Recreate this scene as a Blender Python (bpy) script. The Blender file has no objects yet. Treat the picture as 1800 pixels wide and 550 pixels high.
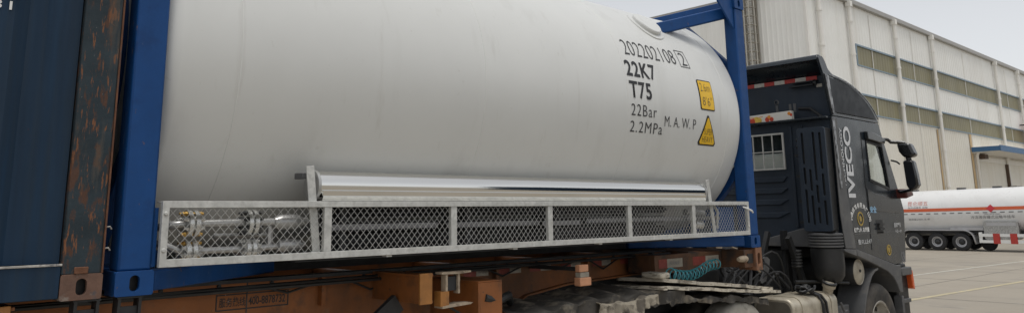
import bpy, bmesh, math, random
from mathutils import Vector, Matrix
R = math.radians
rnd = random.Random(7)
scene = bpy.context.scene
col = scene.collection

# ------------------------------------------------------------------ camera, sky, sun, exposure
# world frame: x along the truck towards the cab, y away from the viewer, z up;
# origin = near rear bottom corner of the tank container, the yard lies 1.57 m below
cd = bpy.data.cameras.new('camera'); cam = bpy.data.objects.new('camera', cd); col.objects.link(cam)
yaw, pitch, roll = R(46.8), R(10.78), R(-.78)
F = Vector((math.cos(pitch)*math.cos(yaw), math.cos(pitch)*math.sin(yaw), math.sin(pitch)))
rt = F.cross(Vector((0, 0, 1))).normalized(); up = rt.cross(F)
rr = rt*math.cos(roll) + up*math.sin(roll); uu = -rt*math.sin(roll) + up*math.cos(roll)
m = Matrix.Identity(4)
for i in range(3):
    m[i][0], m[i][1], m[i][2] = rr[i], uu[i], -F[i]
m.translation = Vector((-1.172, -4.047, .369))
cam.matrix_world = m
cd.sensor_fit = 'HORIZONTAL'; cd.sensor_width = 36; cd.lens = 1332/1800*36
cd.shift_y = -(275-120.8)/1800
cd.clip_start = .05; cd.clip_end = 3000
scene.camera = cam

SUN_DIR = Vector((-.05, -.20, 1.0)).normalized()      # towards the sun
sun_el = math.asin(SUN_DIR.z); sun_az = math.atan2(SUN_DIR.x, SUN_DIR.y)
w = bpy.data.worlds.new('World'); scene.world = w; w.use_nodes = True
nt = w.node_tree; nt.nodes.clear()
sky = nt.nodes.new('ShaderNodeTexSky'); sky.sky_type = 'NISHITA'; sky.sun_disc = False
sky.sun_elevation = sun_el; sky.sun_rotation = sun_az
sky.air_density = 1.0; sky.dust_density = 1.6; sky.ozone_density = 1.0; sky.altitude = 0
hs = nt.nodes.new('ShaderNodeHueSaturation'); hs.inputs['Saturation'].default_value = .15
bg = nt.nodes.new('ShaderNodeBackground'); bg.inputs['Strength'].default_value = .113
wo = nt.nodes.new('ShaderNodeOutputWorld')
nt.links.new(sky.outputs[0], hs.inputs['Color']); nt.links.new(hs.outputs[0], bg.inputs[0]); nt.links.new(bg.outputs[0], wo.inputs[0])
sd = bpy.data.lights.new('sun', 'SUN'); sd.energy = 1.15; sd.angle = R(20); sd.color = (1, .965, .91)
so = bpy.data.objects.new('sun', sd); col.objects.link(so)
so.rotation_euler = SUN_DIR.to_track_quat('Z', 'Y').to_euler()
vs = scene.view_settings
vs.view_transform = 'Standard'; vs.look = 'None'; vs.gamma = 1; vs.use_curve_mapping = False
vs.exposure = 0.5
scene.cycles.max_bounces = 8

# ------------------------------------------------------------------ materials
def mat(name, c, rough=.5, metal=0., var=.12, vs=2.5, layers=(), bump=0., bs=60., coat=0., stretch=(1, 1, 1), spec=.5, rvar=.08):
    """base colour with soft variation; layers = (colour, scale, low, high, amount, stretch)"""
    M = bpy.data.materials.new(name); M.use_nodes = True
    t = M.node_tree; N = t.nodes; L = t.links; b = N['Principled BSDF']
    tc = N.new('ShaderNodeTexCoord')
    def noise(sc, st, det=6, off=0.):
        mp = N.new('ShaderNodeMapping'); mp.inputs['Scale'].default_value = st
        mp.inputs['Location'].default_value = (off, off*.7, off*1.3)
        L.new(tc.outputs['Object'], mp.inputs[0])
        n = N.new('ShaderNodeTexNoise'); n.inputs['Scale'].default_value = sc; n.inputs['Detail'].default_value = det
        n.inputs['Roughness'].default_value = .62
        L.new(mp.outputs[0], n.inputs['Vector']); return n
    n0 = noise(vs, stretch)
    cr = N.new('ShaderNodeMapRange'); cr.inputs[1].default_value = .3; cr.inputs[2].default_value = .7
    cr.inputs[3].default_value = 1-var; cr.inputs[4].default_value = 1+var
    L.new(n0.outputs[0], cr.inputs[0])
    mx = N.new('ShaderNodeVectorMath'); mx.operation = 'SCALE'; mx.inputs[0].default_value = c
    L.new(cr.outputs[0], mx.inputs['Scale'])
    cur = mx.outputs[0]
    for k, (lc, sc, lo, hi, amt, st) in enumerate(layers):
        n = noise(sc, st, 8, 3.1*k+1.7)
        r = N.new('ShaderNodeMapRange'); r.inputs[1].default_value = lo; r.inputs[2].default_value = hi
        r.inputs[3].default_value = 0; r.inputs[4].default_value = amt
        L.new(n.outputs[0], r.inputs[0])
        mm = N.new('ShaderNodeMix'); mm.data_type = 'RGBA'
        L.new(r.outputs[0], mm.inputs[0]); L.new(cur, mm.inputs[6]); mm.inputs[7].default_value = (*lc, 1)
        cur = mm.outputs[2]
    L.new(cur, b.inputs['Base Color'])
    rn = noise(vs*3, stretch, 4, 9.)
    rm = N.new('ShaderNodeMapRange'); rm.inputs[1].default_value = .3; rm.inputs[2].default_value = .7
    rm.inputs[3].default_value = max(.02, rough-rvar); rm.inputs[4].default_value = min(1, rough+rvar)
    L.new(rn.outputs[0], rm.inputs[0]); L.new(rm.outputs[0], b.inputs['Roughness'])
    b.inputs['Metallic'].default_value = metal
    b.inputs['Specular IOR Level'].default_value = spec
    if coat: b.inputs['Coat Weight'].default_value = coat; b.inputs['Coat Roughness'].default_value = .08
    if bump:
        bn = noise(bs, (1, 1, 1), 5, 4.)
        bp = N.new('ShaderNodeBump'); bp.inputs['Strength'].default_value = bump; bp.inputs['Distance'].default_value = .01
        L.new(bn.outputs[0], bp.inputs['Height']); L.new(bp.outputs[0], b.inputs['Normal'])
    return M
I1 = (1, 1, 1); VST = (1.6, 1.6, .12); HST = (.15, 1, 1)
M = {}
M['tank'] = mat('white tank paint', (.61, .615, .595), .33, var=.03, vs=1.2, layers=[((.46, .455, .43), 1.6, .56, .8, .55, VST), ((.36, .34, .30), 3.0, .60, .74, .28, (2.5, 2.5, .10)), ((.40, .38, .34), 16, .66, .74, .35, I1)], bump=.05, bs=2.2, rvar=.05)
M['seam'] = mat('weld bead paint', (.62, .62, .60), .4, var=.05)
M['blue'] = mat('blue frame paint', (.004, .050, .180), .5, spec=.28, var=.12, vs=5, layers=[((.003, .022, .09), 8, .55, .75, .5, I1), ((.10, .17, .32), 40, .68, .74, .5, I1), ((.14, .085, .06), 26, .665, .70, .8, (1, 1, .5)), ((.20, .22, .26), 14, .685, .70, .6, (1, 1, .3)), ((.02, .05, .12), 3, .5, .7, .5, VST)], bump=.05, bs=90)
M['navy'] = mat('weathered navy paint', (.0080, .026, .054), .6, spec=.25, var=.25, vs=2.5, stretch=(5, 5, .35), layers=[((.018, .030, .044), 3, .48, .7, .6, (6, 6, .25)), ((.07, .085, .10), 35, .71, .76, .35, I1), ((.06, .03, .018), 14, .70, .76, .5, (1, 1, .6))], bump=.08, bs=30)
M['rustpost'] = mat('rusted navy paint', (.024, .036, .044), .68, spec=.25, var=.3, vs=4, layers=[((.10, .043, .022), 13, .55, .62, .75, (1.6, 1.6, .5)), ((.21, .085, .035), 30, .575, .62, .8, (1.8, 1.8, .30)), ((.09, .075, .06), 6, .58, .66, .5, (2, 2, .25)), ((.20, .20, .19), 60, .68, .72, .5, (1, 1, .5))], bump=.25, bs=25)
M['rustedge'] = mat('heavy rust', (.12, .05, .024), .8, var=.35, vs=12, layers=[((.03, .045, .06), 10, .55, .62, .8, (1, 1, .4))], bump=.4, bs=30)
M['rustcast'] = mat('rusted casting', (.13, .072, .05), .8, var=.3, vs=10, layers=[((.27, .25, .22), 9, .53, .63, .8, I1), ((.06, .07, .08), 14, .58, .66, .7, I1)], bump=.3, bs=30)
M['edgewear'] = mat('worn paint edge', (.38, .36, .33), .7, var=.3, vs=14, layers=[((.08, .08, .09), 22, .5, .6, .8, I1)])
M['galv'] = mat('galvanised steel', (.50, .50, .475), .5, .15, var=.16, vs=14, layers=[((.36, .36, .34), 26, .5, .62, .6, I1), ((.27, .24, .19), 6, .6, .75, .4, I1)], bump=.08, bs=60)
M['wire'] = mat('galvanised wire', (.46, .46, .44), .5, .2, var=.1, vs=10)
M['stain'] = mat('polished stainless', (.74, .735, .71), .085, 1., var=.05, vs=4, stretch=(.2, 3, 3), rvar=.03, bump=.02, bs=7)
M['stainend'] = mat('brushed steel cap', (.42, .42, .41), .4, .6, var=.06)
M['pipe'] = mat('steel pipe', (.40, .40, .395), .38, .6, var=.1, vs=8)
M['flange'] = mat('steel flange', (.62, .62, .60), .3, .7, var=.1, vs=20)
M['brass'] = mat('brass bolt', (.55, .36, .12), .35, 1., var=.1)
M['darkmetal'] = mat('dark metal and painted shade', (.035, .036, .038), .55, .3, var=.3, vs=6)
M['fin'] = mat('dull aluminium fin', (.20, .20, .205), .5, .5, var=.2, vs=6)
M['orange'] = mat('dirty orange chassis paint', (.24, .082, .02), .62, var=.22, vs=2.5, layers=[((.07, .036, .018), 2.2, .46, .68, .8, (1, 1, .6)), ((.05, .036, .026), 7, .57, .72, .6, I1), ((.03, .027, .025), 30, .64, .70, .7, I1), ((.20, .15, .10), 12, .62, .72, .4, I1)], bump=.12, bs=25)
M['orangeclean'] = mat('orange paint', (.34, .145, .035), .55, var=.2, vs=8, layers=[((.14, .07, .03), 9, .55, .68, .7, I1)])
M['rustfit'] = mat('rust brown casting', (.20, .095, .05), .7, var=.25, vs=12, layers=[((.08, .05, .035), 14, .52, .62, .7, I1)], bump=.2, bs=30)
M['orangedark'] = mat('dirty shaded orange paint', (.10, .045, .02), .65, var=.3, vs=4, layers=[((.025, .022, .02), 5, .48, .62, .85, I1)], bump=.15, bs=25)  # dirt and the container's shade both painted into the orange
M['chalky'] = mat('dusty pale metal', (.36, .29, .21), .75, var=.25, vs=9, layers=[((.14, .10, .07), 12, .52, .62, .8, I1)])
M['peach'] = mat('faded orange lens', (.55, .27, .15), .5, var=.12, vs=10)
M['black'] = mat('black plastic', (.014, .0145, .015), .5, var=.2, vs=5, layers=[((.07, .065, .055), 5, .55, .75, .4, I1)])
M['blackgloss'] = mat('gloss black plastic', (.008, .009, .010), .22, var=.1, coat=.3)
M['cab'] = mat('blue black cab paint', (.009, .0145, .0205), .28, var=.15, vs=2, layers=[((.05, .05, .047), 2.4, .5, .78, .32, (1, 1, .8)), ((.10, .095, .085), 18, .64, .74, .22, I1)], coat=.3, spec=.45)
M['cabrear'] = mat('dusty navy cab rear', (.021, .031, .046), .5, spec=.35, var=.2, vs=3, layers=[((.05, .056, .062), 3, .5, .78, .4, VST)])
M['greypl'] = mat('dusty grey plastic', (.085, .086, .088), .55, var=.15, vs=4, layers=[((.20, .19, .17), 5, .5, .75, .45, I1)])
M['trim_sheen'] = mat('worn silver trim', (.30, .31, .32), .35, .3, var=.3, vs=14, layers=[((.05, .05, .055), 22, .5, .58, .85, (1, 1, .5))])  # serves the fairing rim and the painted sky sheen strips
M['rubber'] = mat('dusty tyre rubber', (.032, .03, .028), .8, var=.25, vs=8, layers=[((.15, .125, .095), 4, .42, .75, .6, I1)], bump=.1, bs=40)
M['rubberpale'] = mat('mud dried tyre rubber', (.33, .31, .265), .85, var=.2, vs=6, layers=[((.07, .063, .052), 7, .52, .66, .7, I1)], bump=.2, bs=25)
M['rubberblack'] = mat('black tyre rubber', (.018, .018, .019), .75, var=.2, vs=8)
M['rim'] = mat('dusty steel rim', (.35, .33, .29), .55, .3, var=.2, vs=9, layers=[((.13, .10, .07), 9, .53, .66, .7, I1)])
M['rimgrey'] = mat('silver rim', (.42, .42, .43), .4, .5, var=.1)
M['alu'] = mat('dusty aluminium tank', (.42, .38, .30), .42, .25, var=.2, vs=4, layers=[((.22, .18, .13), 5, .5, .68, .7, I1), ((.62, .60, .54), 9, .6, .72, .4, I1)], bump=.05, bs=12)
M['aludark'] = mat('darker tank end', (.14, .125, .10), .6, .1, var=.2, vs=6)
M['mud'] = mat('dried mud', (.50, .455, .37), .85, var=.22, vs=7, layers=[((.14, .115, .085), 9, .5, .6, .8, (1, 1, 3)), ((.06, .055, .05), 6, .58, .68, .8, I1)], bump=.4, bs=20)
M['mudsheet'] = mat('muddy cloth', (.25, .22, .17), .85, var=.35, vs=6, layers=[((.06, .05, .04), 8, .5, .6, .85, I1)], bump=.5, bs=14)
M['tarp'] = mat('dirty grey tarpaulin', (.05, .045, .038), .8, var=.35, vs=5, layers=[((.28, .24, .18), 6, .52, .68, .75, I1), ((.02, .02, .02), 8, .56, .66, .8, I1)], bump=.35, bs=16)
M['glassdark'] = mat('tinted fairing panel', (.010, .012, .015), .42, spec=.22, var=.15)
M['red'] = mat('red reflective tape', (.42, .035, .025), .4, var=.15, vs=15)
M['whitetape'] = mat('white reflective tape', (.52, .50, .45), .4, var=.15, vs=15, layers=[((.2, .17, .13), 20, .55, .66, .6, I1)])
M['reddirty'] = mat('dirty red tape', (.22, .04, .028), .5, var=.25, vs=12)
M['whitedirty'] = mat('dirty white tape', (.30, .27, .22), .55, var=.2, vs=12)
M['ink'] = mat('black lettering', (.012, .012, .013), .5, var=.05, layers=[((.36, .36, .35), 55, .64, .70, .6, I1)])
M['inkthin'] = mat('thin grey black lettering', (.03, .03, .032), .5, var=.05, layers=[((.36, .36, .35), 45, .62, .70, .6, I1)])
M['white'] = mat('white lettering', (.72, .72, .70), .5, var=.08, vs=20)
M['silver'] = mat('silver lettering', (.60, .61, .62), .4, var=.12, vs=20, layers=[((.15, .15, .15), 24, .6, .68, .5, I1)])
M['yellow'] = mat('yellow sign film', (.74, .45, .012), .42, var=.05, vs=8)
M['gold'] = mat('gold emblem', (.36, .25, .05), .45, var=.15, vs=30)
M['lightblue'] = mat('light blue sticker', (.22, .40, .58), .5, var=.2, vs=30)
M['teal'] = mat('teal hose', (.045, .27, .32), .3, var=.15, vs=8, coat=.3)
M['amber'] = mat('amber lens', (.62, .10, .02), .25, var=.1, coat=.5)
M['maroon'] = mat('dark red lamp', (.09, .02, .017), .35, var=.3, vs=12)
M['cream'] = mat('cream bedding', (.62, .60, .54), .8, var=.08)
M['curtain'] = mat('grey curtain', (.07, .085, .095), .8, var=.1)
M['barwhite'] = mat('off white bars', (.42, .42, .395), .5, var=.12, vs=12)
M['carton'] = mat('white printed carton', (.70, .68, .62), .6, var=.06)
M['fruit_red'] = mat('printed red fruit', (.55, .06, .02), .5, var=.3, vs=30)
M['fruit_orange'] = mat('printed orange fruit', (.70, .26, .03), .5, var=.3, vs=30)
M['fruit_yellow'] = mat('printed yellow fruit', (.72, .48, .08), .5, var=.3, vs=30)
M['wall'] = mat('pale cladding', (.80, .795, .755), .55, var=.04, vs=.35, layers=[((.56, .52, .44), .5, .52, .75, .4, (1, 1, .12))])
M['walllow'] = mat('cream cladding', (.70, .67, .59), .55, var=.05, vs=.35, layers=[((.54, .48, .37), .5, .52, .75, .5, (1, 1, .1))])
M['strip'] = mat('olive translucent sheet', (.22, .20, .115), .5, var=.12, vs=.6, stretch=(1, 1, .2))
M['bluegrey'] = mat('blue grey flashing', (.20, .27, .33), .5, var=.1)
M['pipewhite'] = mat('pale downpipe', (.76, .74, .69), .5, var=.06, vs=1)
M['gutter'] = mat('grey gutter', (.34, .33, .31), .5, var=.08)
M['canopyblue'] = mat('blue canopy edge', (.045, .13, .26), .5, var=.1)
M['ruststreak'] = mat('rust streak', (.50, .36, .20), .8, var=.2, vs=1)
M['brown'] = mat('brown door post', (.10, .065, .045), .7, var=.2)
M['ladder'] = mat('weathered steel', (.22, .20, .165), .6, .1, var=.2, vs=1.5)
M['ladderpale'] = mat('pale steel', (.46, .44, .39), .55, var=.15, vs=1.5)
M['tankerwhite'] = mat('white tanker paint', (.70, .70, .69), .3, var=.05, vs=.7, layers=[((.45, .43, .40), 1.2, .55, .8, .35, I1)], rvar=.05)
M['stripe'] = mat('red orange stripe', (.56, .10, .03), .4, var=.08)
M['redink'] = mat('faded red lettering', (.60, .24, .20), .5, var=.08)
M['greyink'] = mat('grey lettering', (.16, .16, .17), .5, var=.08)
M['checker'] = mat('checker plate aluminium', (.34, .34, .33), .4, .6, var=.35, vs=22, layers=[((.6, .6, .58), 18, .55, .62, .6, I1)])
M['signred'] = mat('red sign', (.50, .03, .04), .5, var=.06)
def concrete():
    Mx = mat('yard concrete', (.295, .262, .212), .85, var=.10, vs=.13, layers=[((.18, .165, .14), .35, .5, .72, .5, (1, .25, 1)), ((.31, .29, .255), 2.2, .56, .7, .4, I1), ((.17, .16, .145), 1.1, .60, .70, .55, (1, .4, 1)), ((.20, .185, .16), .12, .5, .62, .5, (.35, 1.6, 1)), ((.13, .125, .115), .6, .66, .72, .6, (.2, 2.2, 1))], bump=.15, bs=18)
    return Mx
M['ground'] = concrete()
M['line_white'] = mat('worn white road paint', (.44, .42, .36), .8, var=.15, vs=3, layers=[((.33, .31, .27), 5, .5, .62, .8, I1)])
M['line_yellow'] = mat('worn yellow road paint', (.43, .37, .23), .8, var=.15, vs=3, layers=[((.34, .315, .27), 5, .5, .62, .8, I1)])
M['joint'] = mat('tar joint', (.15, .14, .12), .9, var=.3, vs=3)
def glass():
    g = bpy.data.materials.new('clear glass'); g.use_nodes = True
    t = g.node_tree; t.nodes.clear()
    o = t.nodes.new('ShaderNodeOutputMaterial'); mx = t.nodes.new('ShaderNodeMixShader'); tr = t.nodes.new('ShaderNodeBsdfTransparent')
    gl = t.nodes.new('ShaderNodeBsdfGlossy'); lw = t.nodes.new('ShaderNodeLayerWeight'); lw.inputs[0].default_value = .5; fr = t.nodes.new('ShaderNodeMath'); fr.operation = 'POWER'; fr.inputs[1].default_value = 5.; t.links.new(lw.outputs['Facing'], fr.inputs[0])
    tr.inputs[0].default_value = (.92, .94, .94, 1); gl.inputs['Roughness'].default_value = .03
    t.links.new(fr.outputs[0], mx.inputs[0]); t.links.new(tr.outputs[0], mx.inputs[1]); t.links.new(gl.outputs[0], mx.inputs[2]); t.links.new(mx.outputs[0], o.inputs[0])
    return g
M['glass'] = glass()

# ------------------------------------------------------------------ mesh helpers
LOC = {}
class MB:
    def __init__(s): s.bm = bmesh.new()
    def box(s, x0, x1, y0, y1, z0, z1):
        v = [s.bm.verts.new((x, y, z)) for x in (x0, x1) for y in (y0, y1) for z in (z0, z1)]
        for f in ((0, 1, 3, 2), (4, 6, 7, 5), (0, 4, 5, 1), (2, 3, 7, 6), (0, 2, 6, 4), (1, 5, 7, 3)):
            s.bm.faces.new([v[i] for i in f])
        return s
    def bar(s, p0, p1, a, b, upv=(0, 0, 1)):
        """rectangular bar between two points, a = width sideways, b = height"""
        p0, p1 = Vector(p0), Vector(p1); d = (p1-p0).normalized()
        sd_ = d.cross(Vector(upv)).normalized(); u_ = sd_.cross(d)
        r = [[s.bm.verts.new(p+sd_*i*a/2+u_*j*b/2) for i, j in ((-1, -1), (1, -1), (1, 1), (-1, 1))] for p in (p0, p1)]
        s.bm.faces.new(r[0][::-1]); s.bm.faces.new(r[1])
        for i in range(4): s.bm.faces.new((r[0][i], r[0][(i+1) % 4], r[1][(i+1) % 4], r[1][i]))
        return s
    def prism(s, poly, ax, a0, a1, holes=()):
        def P(p, a):
            return {'x': (a, p[0], p[1]), 'y': (p[0], a, p[1]), 'z': (p[0], p[1], a)}[ax]
        if not holes:
            r = [[s.bm.verts.new(P(p, a)) for p in poly] for a in (a0, a1)]
            s.bm.faces.new(r[0][::-1]); s.bm.faces.new(r[1]); n = len(poly)
            for i in range(n): s.bm.faces.new((r[0][i], r[0][(i+1) % n], r[1][(i+1) % n], r[1][i]))
            return s
        rings = []
        for a in (a0, a1):
            eds = []; rs = []
            for lp in [poly]+list(holes):
                v = [s.bm.verts.new(P(p, a)) for p in lp]; rs.append(v)
                for i in range(len(v)): eds.append(s.bm.edges.new((v[i], v[(i+1) % len(v)])))
            bmesh.ops.triangle_fill(s.bm, use_beauty=True, use_dissolve=False, edges=eds)
            rings.append(rs)
        for q0, q1 in zip(*rings):
            n = len(q0)
            for i in range(n): s.bm.faces.new((q0[i], q0[(i+1) % n], q1[(i+1) % n], q1[i]))
        return s
    def tube(s, pts, r, n=8, caps=True):
        pts = [Vector(p) for p in pts]; rings = []
        prev = None
        for i, p in enumerate(pts):
            d = (pts[min(i+1, len(pts)-1)]-pts[max(i-1, 0)]).normalized()
            if prev is None:
                a = d.orthogonal().normalized()
            else:
                a = (prev-d*prev.dot(d)).normalized()
            prev = a; b = d.cross(a)
            ri = r[i] if isinstance(r, (list, tuple)) else r
            rings.append([s.bm.verts.new(p+(a*math.cos(2*math.pi*k/n)+b*math.sin(2*math.pi*k/n))*ri) for k in range(n)])
        for q0, q1 in zip(rings, rings[1:]):
            for k in range(n): s.bm.faces.new((q0[k], q0[(k+1) % n], q1[(k+1) % n], q1[k]))
        if caps: s.bm.faces.new(rings[0][::-1]); s.bm.faces.new(rings[-1])
        return s
    def lathe(s, prof, o, d, n=32, a0=0, a1=2*math.pi):
        """profile of (radius, height along d)"""
        o = Vector(o); d = Vector(d).normalized(); a = d.orthogonal().normalized(); b = d.cross(a)
        full = abs(a1-a0-2*math.pi) < 1e-6; m_ = n if full else n+1; rings = []
        for r, h in prof:
            if r < 1e-6: rings.append([s.bm.verts.new(o+d*h)])
            else: rings.append([s.bm.verts.new(o+d*h+(a*math.cos(a0+(a1-a0)*k/n)+b*math.sin(a0+(a1-a0)*k/n))*r) for k in range(m_)])
        for q0, q1 in zip(rings, rings[1:]):
            for k in range(n):
                k2 = (k+1) % m_
                if len(q0) == 1 and len(q1) == 1: continue
                if len(q0) == 1: s.bm.faces.new((q0[0], q1[k2], q1[k]))
                elif len(q1) == 1: s.bm.faces.new((q0[k], q0[k2], q1[0]))
                else: s.bm.faces.new((q0[k], q0[k2], q1[k2], q1[k]))
        return s
    def grid(s, fn, nu, nv, thick=0):
        g = [[s.bm.verts.new(fn(i/nu, j/nv)) for j in range(nv+1)] for i in range(nu+1)]
        for i in range(nu):
            for j in range(nv): s.bm.faces.new((g[i][j], g[i+1][j], g[i+1][j+1], g[i][j+1]))
        s.thick = thick
        return s
    def build(s, name, mt, parent=None, smooth=True, bevel=0., ang=38, solid=0., norm=True):
        bm = s.bm
        if norm: bmesh.ops.recalc_face_normals(bm, faces=bm.faces)
        off = LOC.get(parent.name, Vector()) if parent else Vector()
        bm.normal_update()
        for f in bm.faces: f.smooth = smooth
        for e in bm.edges:
            e.smooth = len(e.link_faces) == 2 and e.calc_face_angle(3.2) < R(ang)
        me = bpy.data.meshes.new(name)
        for v in bm.verts: v.co -= off
        bm.to_mesh(me); bm.free()
        me.materials.append(M[mt] if isinstance(mt, str) else mt)
        o = bpy.data.objects.new(name, me); col.objects.link(o)
        if parent: o.parent = parent; LOC[o.name] = off
        if solid:
            q = o.modifiers.new('s', 'SOLIDIFY'); q.thickness = solid; q.offset = 0
        if bevel:
            q = o.modifiers.new('b', 'BEVEL'); q.width = bevel; q.segments = 2; q.limit_method = 'ANGLE'; q.angle_limit = R(40)
        return o
def thing(name, label, cat, loc):
    o = bpy.data.objects.new(name, None); col.objects.link(o); o.location = loc; o.empty_display_size = .2
    LOC[o.name] = Vector(loc); o['label'] = label; o['category'] = cat
    return o
def tag(o, label, cat): o['label'] = label; o['category'] = cat; return o
def struct(o): o['kind'] = 'structure'; return o
def rrect(x0, x1, z0, z1, r, n=4):
    P = []
    for cx, cz, a in ((x1-r, z1-r, 0), (x0+r, z1-r, 90), (x0+r, z0+r, 180), (x1-r, z0+r, 270)):
        for k in range(n+1):
            t = R(a+90*k/n); P.append((cx+r*math.cos(t), cz+r*math.sin(t)))
    return P
def oval(cx, cz, w, h, n=8):
    return rrect(cx-w/2, cx+w/2, cz-h/2, cz+h/2, min(w, h)/2*.98, n)
def smooth(pts, n=5):
    out = []
    for i in range(len(pts)-1):
        p0, p1, p2, p3 = [Vector(pts[max(0, min(len(pts)-1, i+k))]) for k in (-1, 0, 1, 2)]
        for k in range(n):
            t = k/n; q = .5*((2*p1)+(p2-p0)*t+(2*p0-5*p1+4*p2-p3)*t*t+(3*p1-p0-3*p2+p3)*t**3); out.append((q.x, q.y))
    return out+[tuple(pts[-1])]
def text(body, W, H, fn, mt, name, parent, bold=0., spacing=1., res=3):
    cu = bpy.data.curves.new('t', 'FONT'); cu.body = body; cu.resolution_u = res; cu.offset = bold; cu.space_character = spacing
    ob = bpy.data.objects.new('t', cu); col.objects.link(ob)
    dg = bpy.context.evaluated_depsgraph_get(); dg.update()
    me = bpy.data.meshes.new_from_object(ob.evaluated_get(dg))
    bpy.data.objects.remove(ob)
    xs = [v.co.x for v in me.vertices]; ys = [v.co.y for v in me.vertices]
    if not xs: return None
    x0, x1, y0, y1 = min(xs), max(xs), min(ys), max(ys)
    off = LOC.get(parent.name, Vector()) if parent else Vector()
    for v in me.vertices:
        v.co = Vector(fn((v.co.x-x0)/(x1-x0)*W, (v.co.y-y0)/(y1-y0)*H)) - off
    me.name = name; me.materials.clear(); me.materials.append(M[mt])
    o = bpy.data.objects.new(name, me); col.objects.link(o)
    if parent: o.parent = parent; LOC[o.name] = off
    return o
def plane_fn(o, u, v):
    o, u, v = Vector(o), Vector(u), Vector(v)
    return lambda a, b: o+u*a+v*b
def zg(x):
    t = min(1, max(0, (x-11)/33)); return -1.57-.38*t

# ------------------------------------------------------------------ the yard
b = MB()
xs = [-400, -60, -10, 0, 5, 8]+list(range(11, 46, 2))+[46, 60, 100, 200, 900]
ysg = [-500, -60, -20, -5, 0, 5, 10, 20, 40, 100, 600]
g = [[b.bm.verts.new((x, y, zg(x))) for y in ysg] for x in xs]
for i in range(len(xs)-1):
    for j in range(len(ysg)-1): b.bm.faces.new((g[i][j], g[i+1][j], g[i+1][j+1], g[i][j+1]))
struct(b.build('ground', 'ground'))
def line(name, x0, x1, y0, y1, wd, mt):
    b = MB(); n = 40; pr = None
    for i in range(n+1):
        t = i/n; x = x0+(x1-x0)*t; y = y0+(y1-y0)*t
        q = [b.bm.verts.new((x, y-wd/2, zg(x)+.005)), b.bm.verts.new((x, y+wd/2, zg(x)+.005))]
        if pr: b.bm.faces.new((pr[0], q[0], q[1], pr[1]))
        pr = q
    return struct(b.build(name, mt))
def joint_y(x, y0, y1):
    b = MB(); b.grid(lambda i, j: (x-.02+.04*i, y0+(y1-y0)*j, zg(x-.02+.04*i)+.0025), 1, 1); return struct(b.build('expansion_joint', 'joint'))
for x in range(12, 46, 6): joint_y(x, -20, 17.9)
for y in (-3, 3.9, 8.6, 13.4): line('expansion_joint', 8.5, 46, y, y, .035, 'joint').location.z = -.0025
line('white_line', 9, 60, 5.8, 4.5, .16, 'line_white')
line('yellow_line', 9, 60, 3.12, .57, .15, 'line_yellow')

# ------------------------------------------------------------------ warehouse
FX, FY, ET, GB = 46.15, 18.0, 14.9, -1.95
wh = thing('warehouse', 'long pale corrugated warehouse with two olive window bands and white downpipes', 'warehouse', (FX, FY, GB))
def ribs(c0, c1, pitch, depth, ax, base, z0, z1, sgn):
    """trapezoid cladding sheet; ax 'y' = facade along x, ax 'x' = end wall along y; sgn = outward direction"""
    b = MB(); prof = []; c = c0
    while c < c1:
        for f, dd in ((0, 0), (.55, 0), (.67, 1), (.88, 1)): prof.append((min(c+f*pitch, c1), dd*depth))
        c += pitch
    prof.append((c1, 0)); pv = None
    for c, d in prof:
        p = (c, base+sgn*d) if ax == 'y' else (base+sgn*d, c)
        q = [b.bm.verts.new((p[0], p[1], z)) for z in (z0, z1)]
        if pv: b.bm.faces.new((pv[0], q[0], q[1], pv[1]))
        pv = q
    return b
XE = 150
s1 = (10.5, 11.95); s2 = (7.0, 8.35)
ribs(FX, XE, .5, .028, 'y', FY, s1[1], ET, -1).build('upper_cladding', 'wall', wh, smooth=False)
ribs(FX, XE, .5, .028, 'y', FY, s2[1], s1[0], -1).build('middle_cladding', 'wall', wh, smooth=False)
ribs(FX, XE, .5, .028, 'y', FY, GB, s2[0], -1).build('lower_cladding', 'walllow', wh, smooth=False)
SX0 = 53.6
ribs(FX, SX0-.05, .5, .028, 'y', FY-.002, s1[0], s1[1], -1).build('cladding_panel', 'wall', wh, smooth=False)
ribs(FX, SX0-.05, .5, .028, 'y', FY-.002, s2[0], s2[1], -1).build('cladding_panel', 'wall', wh, smooth=False)
for z0, z1 in (s1, s2):
    wn = ribs(SX0, XE, .5, .012, 'y', FY+.02, z0, z1, -1).build('window_band', 'strip', wh, smooth=False)
    b = MB(); b.box(SX0-.1, XE, FY-.09, FY+.05, z1-.03, z1+.09); b.box(SX0-.1, XE, FY-.08, FY+.05, z0-.06, z0+.03); b.box(SX0-.1, SX0+.05, FY-.085, FY+.05, z0+.031, z1-.031)
    b.build('window_frame', 'bluegrey', wn)
ribs(FY, 95, .36, .02, 'x', FX, GB, ET, -1).build('end_wall', 'wall', wh, smooth=False)
MB().box(FX-.06, FX+.16, FY-.07, FY+.1, GB, ET).build('corner_flashing', 'pipewhite', wh)
b = MB(); b.box(FX-.15, XE, FY-.28, FY+.4, ET-.02, ET+.34); b.build('gutter', 'gutter', wh, bevel=.03)
MB().box(FX-.12, FX+.4, FY+.41, 95, ET-.02, ET+.30).build('roof_edge', 'gutter', wh)
MB().box(FX+.41, XE, FY+.41, 95, ET-.1, ET+.1).build('roof', 'gutter', wh)
MB().box(XE+.01, XE+.3, FY, 95, GB, ET).build('far_wall', 'wall', wh)
for px in (47.6, 52.45, 60.7, 68.9, 87.05, 95.2, 103.4, 111.6, 120):
    b = MB(); b.tube([(px, FY-.28, ET), (px, FY-.28, GB+.05)], .15, 10)
    b.box(px-.2, px+.2, FY-.46, FY-.1, ET-.35, ET+.05)
    for z in (2, 5, 8, 11, 13.4): b.tube([(px, FY-.28, z), (px, FY-.28, z+.14)], .185, 10)
    b.build('drainpipe', 'pipewhite', wh)
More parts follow.
